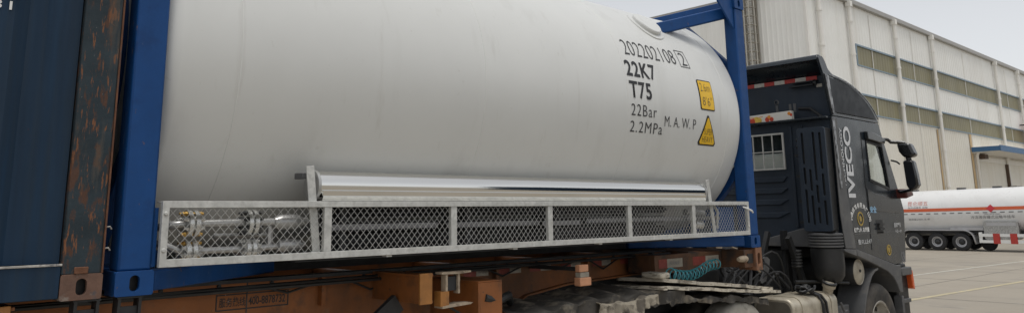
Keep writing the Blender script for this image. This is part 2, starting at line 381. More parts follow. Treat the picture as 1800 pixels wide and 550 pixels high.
for px in (56.4, 64.7, 77.6, 91.1):
    MB().box(px-.03, px+.03, FY-.062, FY-.03, GB, ET-.3).build('panel_joint', 'pipewhite', wh)
# rust runs, canopy, loading doors
for px, w_, z0, z1 in ((68.5, .13, GB, 6.8), (77.0, .3, GB, 6.9)):
    MB().box(px-w_, px+w_, FY-.066, FY-.05, z0, z1).build('rust_stain', 'ruststreak', wh)
cn = MB().prism([(FY-2.3, 5.35), (FY-.05, 5.15), (FY-.05, 5.5), (FY-2.3, 5.72)], 'x', 77.0, 108).build('canopy', 'pipewhite', wh)
MB().prism([(FY-2.36, 5.25), (FY-2.31, 5.25), (FY-2.31, 5.78), (FY-2.36, 5.78)], 'x', 76.9, 108).build('fascia', 'canopyblue', cn)
MB().box(76.86, 76.99, FY-2.36, FY-.06, 5.28, 5.70).build('fascia', 'canopyblue', cn)
MB().tube([(77.2, FY-.5, 5.3), (77.4, FY-.3, 4.9), (77.5, FY-.3, GB)], .14, 8).build('drainpipe', 'pipewhite', cn)
for x0, x1 in ((78.8, 86.7), (87.9, 96), (97, 105)):
    MB().box(x0, x1, FY-.09, FY-.03, GB, 4.5).build('loading_door', 'walllow', wh)
MB().box(78.6, 105.2, FY-.14, FY-.05, 4.5, 4.95).build('door_header', 'pipewhite', wh)
MB().box(78.3, 79.3, FY-.7, FY-.05, 4.7, 5.1).build('motor_box', 'brown', wh)
b = MB(); b.box(86.75, 87.35, FY-.35, FY-.05, GB, 4.45); b.build('door_post', 'brown', wh)
MB().box(86.5, 88.6, FY-.9, FY-.36, 2.0, 2.35).build('wall_lamp', 'gutter', wh)
# caged ladder on the end wall
ld = thing('caged_ladder', 'tall weathered steel caged ladder on the warehouse end wall', 'ladder', (FX-.5, 22, GB))
b = MB()
for y in (21.55, 22.15): b.box(FX-.35, FX-.27, y-.05, y+.05, GB, ET+1)
b.build('stile', 'ladder', ld)
b = MB(); z = GB+.3
while z < ET: b.box(FX-.33, FX-.29, 21.6, 22.1, z, z+.06); z += .3
b.build('rungs', 'ladderpale', ld)
b = MB(); z = 1.
while z < ET+.8:
    pts = [(FX-.31-.75*math.sin(math.pi*k/8), 21.85+.55*math.cos(math.pi*k/8), z) for k in range(9)]
    b.tube(pts, .05, 5); z += .62
b.build('cage_hoop', 'ladder', ld)
b = MB()
for k in (1, 2.5, 4, 5.5, 7):
    x = FX-.31-.78*math.sin(math.pi*k/8); y = 21.85+.57*math.cos(math.pi*k/8); b.box(x-.03, x+.03, y-.03, y+.03, 1, ET+.9)
b.build('cage_strap', 'ladderpale', ld)
b = MB()
for y in (22.45, 21.42): b.box(FX-.3, FX-.1, y-.07, y+.07, GB, ET)
b.build('cable_duct', 'ladder', ld)
# red sign on the facade
sg = thing('wall_sign', 'small red sign on a dark bracket high on the warehouse wall', 'sign', (94.5, FY-1.2, 7.2))
MB().box(94.3, 96.6, FY-1.3, FY-1.2, 7.2, 9.3).build('sign_board', 'signred', sg)
MB().bar((94.3, FY-.06, 8.9), (94.3, FY-1.35, 8.9), .12, .12).bar((94.25, FY-1.3, 9.7), (94.25, FY-1.3, 7), .12, .12, (1, 0, 0)).build('bracket', 'darkmetal', sg)

# two unseen freight containers, added to darken the polished tube's reflection
for z0, lb in ((-1.56, 'unseen dark freight container added on the ground across the lane, under another one'), (1.045, 'unseen dark freight container added on top of the one across the lane')):
    st = thing('unseen_container', lb, 'container', (18.6, -10.2, z0)); st['group'] = 'unseen containers added for the tube reflection'
    ribs(12.7, 24.5, .28, .036, 'y', -9.04, z0+.16, z0+2.48, 1).build('corrugated_side', 'navy', st, smooth=False)
    ribs(12.7, 24.5, .28, .036, 'y', -11.36, z0+.16, z0+2.48, -1).build('corrugated_side', 'navy', st, smooth=False)
    for x in (12.5, 24.52):
        MB().box(x, x+.18, -11.4, -9.0, z0, z0+2.6).build('end_frame', 'navy', st, bevel=.01)
    for y in (-9.07, -11.40):
        MB().box(12.681, 24.519, y, y+.06, z0+.01, z0+.158).build('bottom_rail', 'navy', st); MB().box(12.681, 24.519, y, y+.06, z0+2.482, z0+2.59).build('top_rail', 'navy', st)
    MB().box(12.681, 24.519, -11.33, -9.08, z0+2.52, z0+2.57).build('roof', 'navy', st)

# ------------------------------------------------------------------ wheel builder
def wheel(parent, c, r, wd, ty, rm, hub=.1, rimr=.58, near=-1):
    """wheel with its axle along y, outer face towards near"""
    c = Vector(c); d = (0, near, 0); R0 = r*rimr
    prof = [(R0, -wd/2), (r*.8, -wd/2), (r*.93, -wd*.46), (r*.985, -wd*.36), (r, -wd*.2), (r, wd*.2), (r*.985, wd*.36), (r*.93, wd*.46), (r*.80, wd*.5), (r*.70, wd*.49), (R0*1.03, wd*.46), (R0, wd*.42), (R0*.96, 0)]
    wo_ = MB().lathe(prof, c, d, 48).build('wheel', ty, parent)
    MB().lathe([(R0*1.04, wd*.44), (R0*1.0, wd*.47), (R0*.93, wd*.44), (R0*.88, wd*.22), (R0*.80, wd*.12), (R0*.60, wd*.16), (R0*.50, wd*.2), (R0*.34, wd*.22), (R0*.34, wd*.22+hub), (R0*.28, wd*.25+hub), (0, wd*.26+hub)], c, d, 36).build('rim', rm, wo_)
    b = MB()
    for k in range(10):
        a = 2*math.pi*k/10
        p = c+Vector((math.cos(a)*R0*.46, near*(wd*.2), math.sin(a)*R0*.46)); b.tube([p, p+Vector((0, near*.035, 0))], R0*.05, 6)
    b.build('wheel_nuts', rm, wo_)
    b = MB()
    for k in range(8):
        a = 2*math.pi*(k+.5)/8
        p = c+Vector((math.cos(a)*R0*.7, near*(wd*.145), math.sin(a)*R0*.7)); b.tube([p-Vector((0, near*.01, 0)), p+Vector((0, near*.012, 0))], R0*.1, 8)
    b.build('rim_holes', 'blackgloss', wo_)
    return wo_

# ------------------------------------------------------------------ far tanker semi-trailer
TX, TR, TZ, TS = 45., 1.25, .05, .0175
tk = thing('tanker_trailer', 'white tank semi-trailer with red orange stripe parked before the warehouse', 'tanker trailer', (TX, 8, GB))
def tz(y): return TZ+(12-y)*TS
b = MB(); rings = []
ysq = [(15.2, 0), (15.16, .35), (15.05, .65), (14.9, .85), (14.7, 1), (14, 1), (10, 1), (5, 1), (2.4, 1), (2.2, .85), (2.05, .65), (1.95, .35), (1.9, 0)]
b2 = []
for y, f in ysq:
    if f == 0: b2.append([b.bm.verts.new((TX+TR, y, tz(y)))])
    else: b2.append([b.bm.verts.new((TX+TR-TR*f*math.cos(2*math.pi*k/48), y, tz(y)+TR*f*math.sin(2*math.pi*k/48))) for k in range(48)])
for q0, q1 in zip(b2, b2[1:]):
    for k in range(48):
        k2 = (k+1) % 48
        if len(q0) == 1: b.bm.faces.new((q0[0], q1[k2], q1[k]))
        elif len(q1) == 1: b.bm.faces.new((q0[k], q0[k2], q1[0]))
        else: b.bm.faces.new((q0[k], q0[k2], q1[k2], q1[k]))
b.build('tank', 'tankerwhite', tk)
def tkp(y, v, off=.006):
    th = v/TR; return (TX+TR-(TR+off)*math.cos(th), y, tz(y)+(TR+off)*math.sin(th))
def band(y0, y1, v0, v1, n, off=.006):
    b = MB(); b.grid(lambda i, j: tkp(y0+(y1-y0)*i, v0+(v1-v0)*j, off), n, 3); return b
band(14.6, 2.5, .08, .25, 30).build('stripe', 'stripe', tk)
y = 14.4
while y > 2.6:
    MB().grid(lambda i, j, y=y: tkp(y-.22*i, -.06+.05*j), 1, 1).build('dash', 'greyink', tk); y -= .4
def ttx(y, v): return lambda a, c: tkp(y-a, v+c, .008)
text('昆仑顺五', 1.05, .27, ttx(12.55, .42), 'redink', 'lettering', tk)
text('危险品罐车 运输', 1.05, .10, ttx(12.55, .27), 'greyink', 'lettering', tk)
text('冷冻液体罐式运输半挂车', 2.05, .17, ttx(9.4, -.36), 'greyink', 'lettering', tk)
text('UN1972 LNG', .75, .07, ttx(8.75, -.16), 'greyink', 'lettering', tk)
text('载质量24800 总 质', 1.1, .10, ttx(12.55, -.38), 'greyink', 'lettering', tk)
MB().grid(lambda i, j: tkp(8.42+(.21*(i-j)), .17+.21*(i+j-1), .012), 2, 2).build('hazard_diamond', 'signred', tk)
for y in (12.5, 9.95+.1, 8.3): MB().box(TX+TR-.15, TX+TR+.15, y-.2, y+.2, tz(y)+TR-.02, tz(y)+TR+.09).build('valve_box', 'greypl', tk)
WZ, WR = GB+.48, .475
wys = (12.42, 11.22, 10.02)
for y in wys:
    # the axle runs along x on this vehicle: a wheel with its outer face towards the camera (-x)
    c = Vector((TX+.22, y, WZ)); d = (-1, 0, 0); R0 = WR*.56; wd = .32
    wo_ = MB().lathe([(R0, -wd/2), (WR*.8, -wd/2), (WR*.96, -wd*.4), (WR, -wd*.2), (WR, wd*.2), (WR*.97, wd*.4), (WR*.82, wd*.5), (R0*1.03, wd*.46), (R0*.95, wd*.3)], c, d, 36).build('wheel', 'rubberblack', tk)
    MB().lathe([(R0*1.02, wd*.46), (R0*.9, wd*.44), (R0*.86, wd*.2), (R0*.62, wd*.16)], c, d, 28).build('rim', 'rimgrey', wo_)
    MB().lathe([(R0*.62, wd*.16), (R0*.58, wd*.3), (R0*.3, wd*.5), (0, wd*.52)], c, d, 20).build('hub', 'darkmetal', wo_)
    MB().lathe([(R0*.86, wd*.2), (R0*.62, wd*.155)], c, d, 16).build('rim_face', 'greyink', wo_)
    wq = MB().lathe([(R0, -.15), (WR*.9, -.15), (WR, -.1), (WR, .1), (WR*.9, .15), (R0, .15), (0, .1)], c+Vector((1.95, 0, 0)), d, 28).build('wheel', 'rubberblack', tk)
    MB().box(TX+.3, TX+2.1, y-.07, y+.07, WZ-.07, WZ+.07).build('axle', 'darkmetal', tk)
c = []
b = MB()
prof = [(13.1, WZ+.0)]+[(12.6+.5*math.cos(R(a)), WZ+.12+.5*math.sin(R(a))) for a in range(10, 91, 16)]+[(9.85+.5*math.cos(R(a)), WZ+.12+.5*math.sin(R(a))) for a in range(90, 171, 16)]+[(9.3, WZ-.1)]
b.grid(lambda i, j: (TX+.0+.7*j, prof[int(round(i*(len(prof)-1)))][0], prof[int(round(i*(len(prof)-1)))][1]), len(prof)-1, 1)
b.build('fender', 'rimgrey', tk, solid=.06)
MB().box(TX+.35, TX+2.1, 2.2, 14.2, -1.05, -.86).build('chassis_frame', 'darkmetal', tk)
MB().box(TX+.1, TX+.6, 8.9, 10.5, -.86, -.70).build('side_shelf', 'rimgrey', tk)
cb = MB().prism(rrect(7.25, 8.85, -1.32, -.38, .12), 'x', TX-.02, TX+.7).build('side_cabinet', 'checker', tk)
MB().box(TX-.035, TX-.022, 7.35, 8.7, -.62, -.45).build('cabinet_door', 'rimgrey', cb)
b = MB()
for z in (-1.10, -1.42): b.box(TX-.08, TX-.03, 2.5, 9.1, z-.075, z+.075)
b.box(TX-.06, TX+.02, 8.95, 9.1, -1.42, -.95)
gr = b.build('guard_rail', 'white', tk)
for y in (8.5, 7.72, 6.95, 6.2, 5.4, 4.6): MB().box(TX-.09, TX-.081, y-.38, y-.06, -1.53, -1.01).build('hazard_stripe', 'red', gr)
MB().lathe([(0, 0), (.1, 0), (.12, .03), (.12, .5), (.06, .58), (0, .6)], (TX+.05, 6.85, -1.05), (0, 0, 1), 14).build('extinguisher_case', 'signred', tk)
for y in (4.2, 3.2): MB().box(TX+.2, TX+.45, y-.1, y+.1, GB, -.95).build('landing_leg', 'darkmetal', tk)
wq = MB().lathe([(.2, -.1), (.38, -.1), (.42, 0), (.38, .1), (0, .1)], (TX+1.0, 8.95, GB+.42), (-1, 0, 0), 24).build('spare_wheel', 'rubberblack', tk)

# ------------------------------------------------------------------ tank container
tc = thing('tank_container', 'white cryogenic tank container in a bright blue frame with black lettering', 'tank container', (0, 0, 0))
CR, CY, CZ = 1.206, 1.219, 1.318
W_, L_, H_ = 2.438, 6.058, 2.591
b = MB(); pr = []
for k in range(13):
    t = math.pi/2*k/12; pr.append((CR*math.sin(t) if k else 0, .245-.26*math.cos(t)))
prof = pr+[(CR, x) for x in (.6, 1.2, 1.8, 2.4, 3.0, 3.6, 4.2, 4.8, 5.4)]+[(r, 6.075-h) for r, h in pr[::-1]]
b.lathe(prof, (0, CY, CZ), (1, 0, 0), 160)
tank = b.build('tank', 'tank', tc, ang=60)
def tp(x, v, off=.004):
    th = v/CR; return (x, CY-(CR+off)*math.cos(th), CZ+(CR+off)*math.sin(th))
for sx in (.57, 2.385, 4.02, 5.62):
    MB().lathe([(CR-.002, -.007), (CR+.0022, -.003), (CR+.0022, .003), (CR-.002, .007)], (sx, CY, CZ), (1, 0, 0), 160).build('weld_seam', 'seam', tank)
# lifting pad near the top: a raised round plate with a rim
b = MB()
def padring(r0, r1, o0, o1):
    n = 40
    for k in range(n):
        a0, a1 = 2*math.pi*k/n, 2*math.pi*(k+1)/n
        P = [tp(4.80+r*math.cos(a), .95+r*math.sin(a), o) for a in (a0, a1) for r, o in ((r0, o0), (r1, o1))]
        b.bm.faces.new([b.bm.verts.new(p) for p in (P[0], P[1], P[3], P[2])])
padring(.0001, .15, .045, .045); padring(.15, .158, .045, .035); padring(.158, .16, .035, .0); padring(.16, .21, .010, .010); padring(.21, .214, .010, -.002)
b.build('round_pad', 'tank', tank, norm=False)
# lettering on the shell
def tx(x, v, sh=0.): return lambda a, c: tp(x+a+sh*c, v+c, .0035)
text('202202108', .80, .165, tx(4.10, .44), 'inkthin', 'lettering', tank, bold=-.012)
text('2', .085, .15, tx(4.995, .448), 'inkthin', 'lettering', tank, bold=-.012)
b = MB()
for x0, x1, v0, v1 in ((4.955, 4.961, .425, .625), (5.105, 5.111, .425, .625), (4.961, 5.105, .425, .433), (4.961, 5.105, .617, .625)):
    b.grid(lambda i, j: tp(x0+(x1-x0)*i, v0+(v1-v0)*j, .0035), 2, 4)
b.build('check_digit_box', 'inkthin', tank)
text('22K7', .44, .155, tx(4.04, .222), 'ink', 'lettering', tank, bold=.022, spacing=1.12)
text('T75', .315, .155, tx(4.05, .025), 'ink', 'lettering', tank, bold=.022, spacing=1.1)
text('22Bar', .365, .103, tx(4.06, -.128), 'inkthin', 'lettering', tank, bold=-.004, spacing=1.15)
text('2.2MPa', .465, .098, tx(4.055, -.272), 'inkthin', 'lettering', tank, bold=-.004, spacing=1.15)
text('M. A. W. P', .50, .095, tx(4.55, -.192), 'inkthin', 'lettering', tank, bold=-.008)
# yellow height sign and super heavy triangle
def sheet(poly, off, name, mt, par):
    b = MB(); v = [b.bm.verts.new((x, z, 0)) for x, z in poly]; f = b.bm.faces.new(v)
    bmesh.ops.triangulate(b.bm, faces=[f]); bmesh.ops.subdivide_edges(b.bm, edges=b.bm.edges[:], cuts=3, use_grid_fill=True)
    for q in b.bm.verts: q.co = tp(q.co.x, q.co.y, off)
    return b.build(name, mt, par, ang=80)
hsn = sheet(rrect(5.138, 5.385, .008, .315, .02), .003, 'height_sign', 'ink', tank)
sheet(rrect(5.150, 5.373, .020, .303, .014), .006, 'sign_face', 'yellow', hsn)
text('2.6m', .165, .085, lambda a, c: tp(5.172+a, .195+c, .009), 'inkthin', 'lettering', hsn, bold=-.022)
text("8'6\"", .165, .085, lambda a, c: tp(5.18+a, .055+c, .009), 'inkthin', 'lettering', hsn, bold=-.022)
def rtri(cx, z0, z1, hw, r):
    pts = [Vector((cx-hw, z0)), Vector((cx+hw, z0)), Vector((cx, z1))]; out = []
    for i in range(3):
        p, a, c = pts[i], pts[i-1], pts[(i+1) % 3]
        u, v = (a-p).normalized(), (c-p).normalized()
        for t in (0, .33, .66, 1): q = p+(u*(1-t)+v*t)*r*(1+.0*t); out.append((q.x, q.y))
    return out
hv = sheet(rtri(5.257, -.335, -.015, .165, .03), .003, 'warning_triangle', 'ink', tank)
sheet(rtri(5.257, -.320, -.045, .138, .022), .006, 'sign_face', 'yellow', hv)
text('SUPER', .135, .058, lambda a, c: tp(5.19+a, -.228+c, .009), 'inkthin', 'lettering', hv, bold=-.018)
text('HEAVY', .175, .058, lambda a, c: tp(5.17+a, -.302+c, .009), 'inkthin', 'lettering', hv, bold=-.018)

# frame
def casting(parent, x0, y0, z0, sx, sy, mt):
    """corner fitting 178 x 162 x 118 with the oval side hole on the outer y face"""
    x1, y1 = x0+sx*.178, y0+sy*.162
    xa, xb = sorted((x0, x1)); b = MB()
    b.prism(rrect(xa, xb, z0, z0+.118, .012), 'y', y0, y0+sy*.028, [oval((xa+xb)/2, z0+.059, .046, .076)])
    ya, yb = sorted((y0+sy*.0285, y1)); b.box(xa+.001, xb-.001, ya, yb, z0+.001, z0+.022); b.box(xa+.001, xb-.001, ya, yb, z0+.096, z0+.117)
    b.box(xa+.001, xa+.024, ya, yb, z0+.022, z0+.096); b.box(xb-.024, xb-.001, ya, yb, z0+.022, z0+.096)
    o = b.build('corner_casting', mt, parent, bevel=.004)
    MB().box(xa+.026, xb-.026, y0+sy*.06, y0+sy*.064, z0+.023, z0+.095).build('socket', 'black', o)
    return o
for x0, sx in ((0, 1), (L_, -1)):
    for y0, sy in ((0, 1), (W_, -1)):
        for z0 in (0, H_-.118): casting(tc, x0, y0, z0, sx, sy, 'blue')
        xa, xb = sorted((x0+sx*.008, x0+sx*.165)); ya, yb = sorted((y0+sy*.008, y0+sy*.15))
        MB().box(xa, xb, ya, yb, .118, H_-.118).build('post', 'blue', tc, bevel=.012)
        # gusset under the top casting and corner braces of the end frame
        xc = x0+sx*.085
        b = MB(); b.prism([(x0+sx*.0+(sx*.17), H_-.34), (x0+sx*.17, H_-.01), (x0+sx*.5, H_-.01), (x0+sx*.44, H_-.09)], 'y', y0+sy*.03, y0+sy*.05)
        b.build('gusset', 'blue', tc)
        for zz, s in ((H_, -1), (0, 1)):
            MB().bar((xc, y0+sy*.13, zz+s*.78), (xc, y0+sy*.80, zz+s*.12), .10, .09, (1, 0, 0)).build('corner_brace', 'blue', tc, bevel=.008)
        # arm from the top corner down to the tank shell
        MB().bar((x0+sx*.10, y0+sy*.12, H_-.13), (x0+sx*1.06, y0+sy*.40, H_-.42), .12, .12).build('brace_arm', 'blue', tc, bevel=.012)
        # plan brace from the bottom corner to the shell
        MB().bar((x0+sx*.17, y0+sy*.10, .062), (x0+sx*1.15, y0+sy*.80, .062), .11, .10).build('bottom_brace', 'blue', tc, bevel=.01)
    xa, xb = sorted((x0+sx*.03, x0+sx*.15))
    for z0 in (.012, H_-.125): MB().box(xa, xb, .163, W_-.163, z0, z0+.11).build('cross_rail', 'blue', tc, bevel=.01)
    MB().bar((x0+sx*.09, CY, .125), (x0+sx*.5, CY, .16), .8, .12).build('saddle', 'blue', tc)
MB().lathe([(.0, 0), (CR*.72, 0), (CR*.72, .09), (CR*.68, .10), (0, .1)], (5.93, CY, CZ), (1, 0, 0), 64).build('end_ring', 'blue', tc)
MB().lathe([(.0, 0), (CR*.72, 0), (CR*.72, .09), (CR*.68, .10), (0, .1)], (.03, CY, CZ), (1, 0, 0), 64).build('end_ring', 'blue', tc)

MB().box(.166, .184, .02, .12, .13, .42).build('hinge_plate', 'blue', tc)
# wire mesh side guard
sgd = thing('x', 'x', 'x', (0, 0, 0)); bpy.data.objects.remove(sgd)
GX0, GX1, GZ0, GZ1 = .185, 5.822, .128, .452
b = MB(); fr = .034
b.prism([(GX0, GZ0), (GX1, GZ0), (GX1, GZ1), (GX0, GZ1)], 'y', -.035, -.004, [[(GX0+fr, GZ0+fr+.004), (GX1-fr, GZ0+fr+.004), (GX1-fr, GZ1-fr), (GX0+fr, GZ1-fr)]])
b.box(GX0, GX1, -.004, .06, GZ1-.006, GZ1-.001)
guard = b.build('side_guard', 'galv', tc, bevel=.002)
sx = [1.117, 2.055, 2.975, 3.925, 4.86]
for x in sx: MB().box(x-.024, x+.024, -.030, -.001, GZ0+fr+.0045, GZ1-fr-.0005).build('stile', 'galv', guard, bevel=.002)
eds = [GX0+fr]+sx+[GX1-fr]
PW, PH = .044, .052
for a, c in zip(eds, eds[1:]):
    xa = a+(.024 if a in sx else 0); xb = c-(.024 if c in sx else 0)
    b = MB(); z0 = GZ0+fr+.004; z1 = GZ1-fr; nr = int((z1-z0)/(PH/2)+.5); ph = (z1-z0)/nr*2; n = int((xb-xa)/(PW/2)); pw = (xb-xa)/n*2
    tw = .0015
    for j in range(nr):
        zc = z0+(j+.5)*ph/2; pv = None
        for i in range(n+1):
            zz = zc+(1 if (i+j) % 2 else -1)*ph/4; x = xa+i*pw/2
            q = [b.bm.verts.new((x, -.017, zz-tw)), b.bm.verts.new((x, -.017, zz+tw))]
            if pv: b.bm.faces.new((pv[0], q[0], q[1], pv[1]))
            pv = q
    b.build('wire_mesh', 'wire', guard, smooth=False, solid=.002)
b = MB()
for x, z in ((GX0+.017, .39), (GX0+.017, .21), (5.80, .39), (5.80, .21)): b.lathe([(0, .008), (.008, .007), (.012, .0), (.012, -.004)], (x, -.035, z), (0, -1, 0), 10)
b.build('bolts', 'galv', guard)
MB().tube([(5.70, -.037, .40), (5.74, -.06, .385), (5.83, -.06, .36), (5.86, -.05, .345)], [.006, .008, .010, .010], 6).build('cable_tie', 'white', guard)
for x in (1.55, 2.62, 3.55, 4.5): MB().box(x-.02, x+.02, -.02, .03, GZ0-.012, GZ0-.001).build('drain_tab', 'galv', guard)

# polished hose tube lying on top of the guard, with its end straps
b = MB()
tprof = [(.10+.088*math.cos(R(a)), .545+.088*math.sin(R(a))) for a in range(-50, 231, 10)]
b.bm.verts.ensure_lookup_table()
pv = None
for x in (1.085, 5.14):
    q = [b.bm.verts.new((x, y, z)) for y, z in tprof]
    if pv:
        for i in range(len(q)): b.bm.faces.new((pv[i], pv[(i+1) % len(q)], q[(i+1) % len(q)], q[i]))
    pv = q
tube = b.build('hose_tube', 'stain', tc)
MB().lathe([(0, 0), (.083, 0), (.094, .004), (.094, .022), (.089, .024)], (1.066, .10, .545), (1, 0, 0), 40).build('end_cap', 'stainend', tube)
MB().lathe([(0, 0), (.083, 0), (.094, .004), (.094, .022), (.089, .024)], (5.160, .10, .545), (-1, 0, 0), 40).build('end_cap', 'stainend', tube)
b = MB(); b.prism([(.016, .456), (.006, .482), (.012, .485), (.005, .513), (.022, .513), (.022, .456)], 'x', 1.10, 5.13); b.box(1.10, 5.13, .0225, .2, .456, .462); b.build('tube_skirt', 'stain', tube)
for x, dx in ((1.01, .06), (5.17, .085)):
    b = MB(); b.bar((x, -.0+.012, .655), (x+dx, .012, .15), .05, .010, (0, 1, 0)); 
    b.build('support_strap', 'galv', tc, bevel=.002)
b = MB(); b.bar((.99, .135, .60), (1.0, .05, .60), .03, .035); b.build('strap_bracket', 'greypl', tc, bevel=.004)

# pipework behind the guard
pipes = MB()
pz, qz, py = .335, .195, .12
pipes.tube([(.27, .55, pz-.03), (.262, .30, pz-.015), (.265, .18, pz-.01), (.29, .135, pz-.004), (.34, py, pz), (.66, py, pz+.002), (1.06, py, pz+.004)], .022, 14)
b1 = pipes.build('pipe', 'pipe', tc)
MB().tube([(.262, .5, .25), (.257, .2, .235), (.27, .14, .228), (.34, py, qz), (.66, py, qz), (1.06, py+.02, qz+.01)], .018, 14).build('pipe', 'pipe', tc)
def flange(x, y, z, r, bolt, n=8):
    o = MB().lathe([(r*.42, -.032), (r*.45, -.030), (r, -.028), (r, -.006), (r*.7, -.005), (r*.7, .005), (r, .006), (r, .028), (r*.45, .03), (r*.42, .032)], (x, y, z), (1, 0, 0), 28).build('flange', 'flange', tc)
    for k in range(n):
        q = MB(); a = 2*math.pi*(k+.5)/n; p = Vector((x, y+r*.8*math.cos(a), z+r*.8*math.sin(a)))
        q.tube([p-Vector((.055, 0, 0)), p+Vector((.055, 0, 0))], .008, 6)
        for s in (-1, 1): q.tube([p+Vector((s*.031, 0, 0)), p+Vector((s*.043, 0, 0))], .0125, 6)
        q.build('flange_bolt', 'flange' if bolt == 'brass' and k not in (1, 2, 5) else bolt, o)
flange(.385, py, pz, .072, 'brass'); flange(.71, py, pz, .072, 'darkmetal')
flange(.385, py, qz, .055, 'brass'); flange(.71, py, qz, .055, 'flange')
MB().lathe([(0, -.09), (.03, -.088), (.045, -.05), (.045, .05), (.03, .088), (0, .09)], (.94, py, pz), (1, 0, 0), 16).build('valve', 'pipe', tc)
MB().lathe([(0, -.07), (.03, -.068), (.036, -.04), (.036, .04), (.03, .068), (0, .07)], (.95, py, qz+.01), (1, 0, 0), 16).build('valve', 'pipe', tc)
MB().tube([(.84, py+.02, .2), (.84, py+.02, .36)], .02, 8).build('valve_stem', 'pipe', tc)
MB().tube([(.55, py+.1, .27), (.9, py+.12, .262)], .012, 8).build('pipe', 'pipe', tc)
MB().box(.5, 5.6, 1.0, 1.44, .002, .108).build('gap_blocker', 'darkmetal', tc)  # dark box added to block the bright gap under the tank
MB().box(.95, 5.05, .03, .62, .112, .118).build('shade_plate', 'darkmetal', tc)  # plate added to shade the space below the guard
# pressure building coil: rows of dark finned tubes with light angle rails
for k, (y, z) in enumerate(((.20, .21), (.20, .30), (.20, .385), (.33, .17), (.33, .25))):
    b = MB(); b.tube([(1.25, y, z), (4.75, y, z)], .012, 8)
    for a in range(0, 180, 45):
        dy, dz = .034*math.cos(R(a)), .034*math.sin(R(a)); b.prism([(y-dy-.002*math.sin(R(a)), z-dz+.002*math.cos(R(a))), (y+dy-.002*math.sin(R(a)), z+dz+.002*math.cos(R(a))), (y+dy+.002*math.sin(R(a)), z+dz-.002*math.cos(R(a))), (y-dy+.002*math.sin(R(a)), z-dz-.002*math.cos(R(a)))], 'x', 1.28, 4.7)
    b.build('finned_tube', 'darkmetal', tc)
for x0, x1, z in ((1.14, 2.0, .300), (2.08, 2.96, .297), (3.0, 3.42, .29), (3.5, 4.85, .302), (4.9, 5.45, .30)):
    MB().box(x0, x1, .075, .080, z-.017, z+.017).box(x0, x1, .080, .11, z+.012, z+.017).build('angle_rail', 'fin', tc)
for x in (1.3, 2.3, 3.2, 4.2): MB().box(x, x+.04, .14, .40, .13, .42).build('coil_bracket', 'darkmetal', tc)
MB().tube([(4.95, .13, .36), (5.25, .13, .34)], .03, 12).build('valve', 'pipe', tc)
MB().tube([(5.1, .14, .25), (5.2, .12, .235)], .04, 12).build('gauge_body', 'flange', tc)
MB().tube([(5.3, .05, .44), (5.38, .05, .36), (5.37, .06, .2)], .012, 8).build('drain_line', 'galv', tc)
MB().box(5.42, 5.75, .10, .16, .16, .40).build('valve_box', 'blue', tc)

# ------------------------------------------------------------------ old container behind it
oc = thing('shipping_container', 'old dark blue corrugated freight container with rusted corner post', 'container', (-6.12, 0, 0))
OX = -.055
b = MB(); prof = []; x = OX-.185
pat = ((.0, .0), (.07, .0), (.068, .036), (.07, .036), (.068, .0))
prof = [(x, .03)]
i = 0
while x > -5.9:
    for dx, d in ((.075, .03), (.065, .066), (.075, .066), (.065, .03)):
        x -= dx; prof.append((x, d))
pv = None
for x, y in prof:
    q = [b.bm.verts.new((x, y, z)) for z in (.168, 2.45)]
    if pv: b.bm.faces.new((pv[0], q[0], q[1], pv[1]))
    pv = q
sidew = b.build('corrugated_side', 'navy', oc, smooth=False)
b = MB(); b.prism([(.004, .012), (.06, .012), (.06, .160), (.030, .166), (.004, .160)], 'x', -5.9, OX-.18)
b.build('bottom_rail', 'navy', oc, bevel=.004)
MB().box(-5.9, OX-.176, -.002, .012, .158, .168).build('rail_lip', 'edgewear', oc, bevel=.002)
MB().box(-5.9, OX-.185, .002, .07, 2.45, 2.58).build('top_rail', 'navy', oc)
b = MB(); b.prism([(OX-.178, .006), (OX-.015, .0), (OX-.008, .012), (OX-.008, .12), (OX-.178, .12)], 'z', .118, H_-.118)
b.build('corner_post', 'rustpost', oc, bevel=.004)
MB().box(OX-.0075, OX+.001, .008, .115, .118, H_-.118).build('post_edge', 'rustedge', oc)
b = MB(); b.box(OX-.126, OX-.066, -.006, .004, .119, .150); b.build('weld_patch', 'rustedge', oc, bevel=.003)
casting(oc, OX, 0, 0, -1, 1, 'rustcast'); casting(oc, OX, 0, H_-.118, -1, 1, 'navy')
casting(oc, -5.9-.2, 0, 0, 1, 1, 'rustcast'); casting(oc, -6.1, 0, H_-.118, 1, 1, 'navy')
MB().box(-6.1, -5.91, .005, .12, .118, H_-.118).build('corner_post', 'rustpost', oc)
MB().box(-6.09, OX-.002, 2.3, 2.43, .0, 2.58).build('far_side', 'navy', oc)
MB().box(-6.08, OX-.01, .08, 2.29, 2.5, 2.57).build('roof', 'navy', oc)
MB().box(-6.08, OX-.01, .08, 2.29, .02, .12).build('floor', 'black', oc)
MB().box(OX-.05, OX-.02, .121, 2.29, .121, 2.49).build('end_wall', 'navy', oc)
MB().box(OX-.176, OX-.1, .012, .03, .118, 2.45).build('post_return', 'navy', oc)
text('31', .078, .042, plane_fn((-.612, .0255, 1.326), (1, 0, 0), (0, 0, 1)), 'white', 'lettering', sidew, bold=.0)
MB().box(-.556, -.500, .022, .0265, 1.384, 1.402).build('lettering_bar', 'white', sidew)
b = MB()
for z in (.23, .33): b.tube([(OX+.002, .03, z), (OX+.018, .02, z+.002), (OX+.03, .035, z-.01)], .004, 5)
b.build('lashing_wire', 'edgewear', oc)

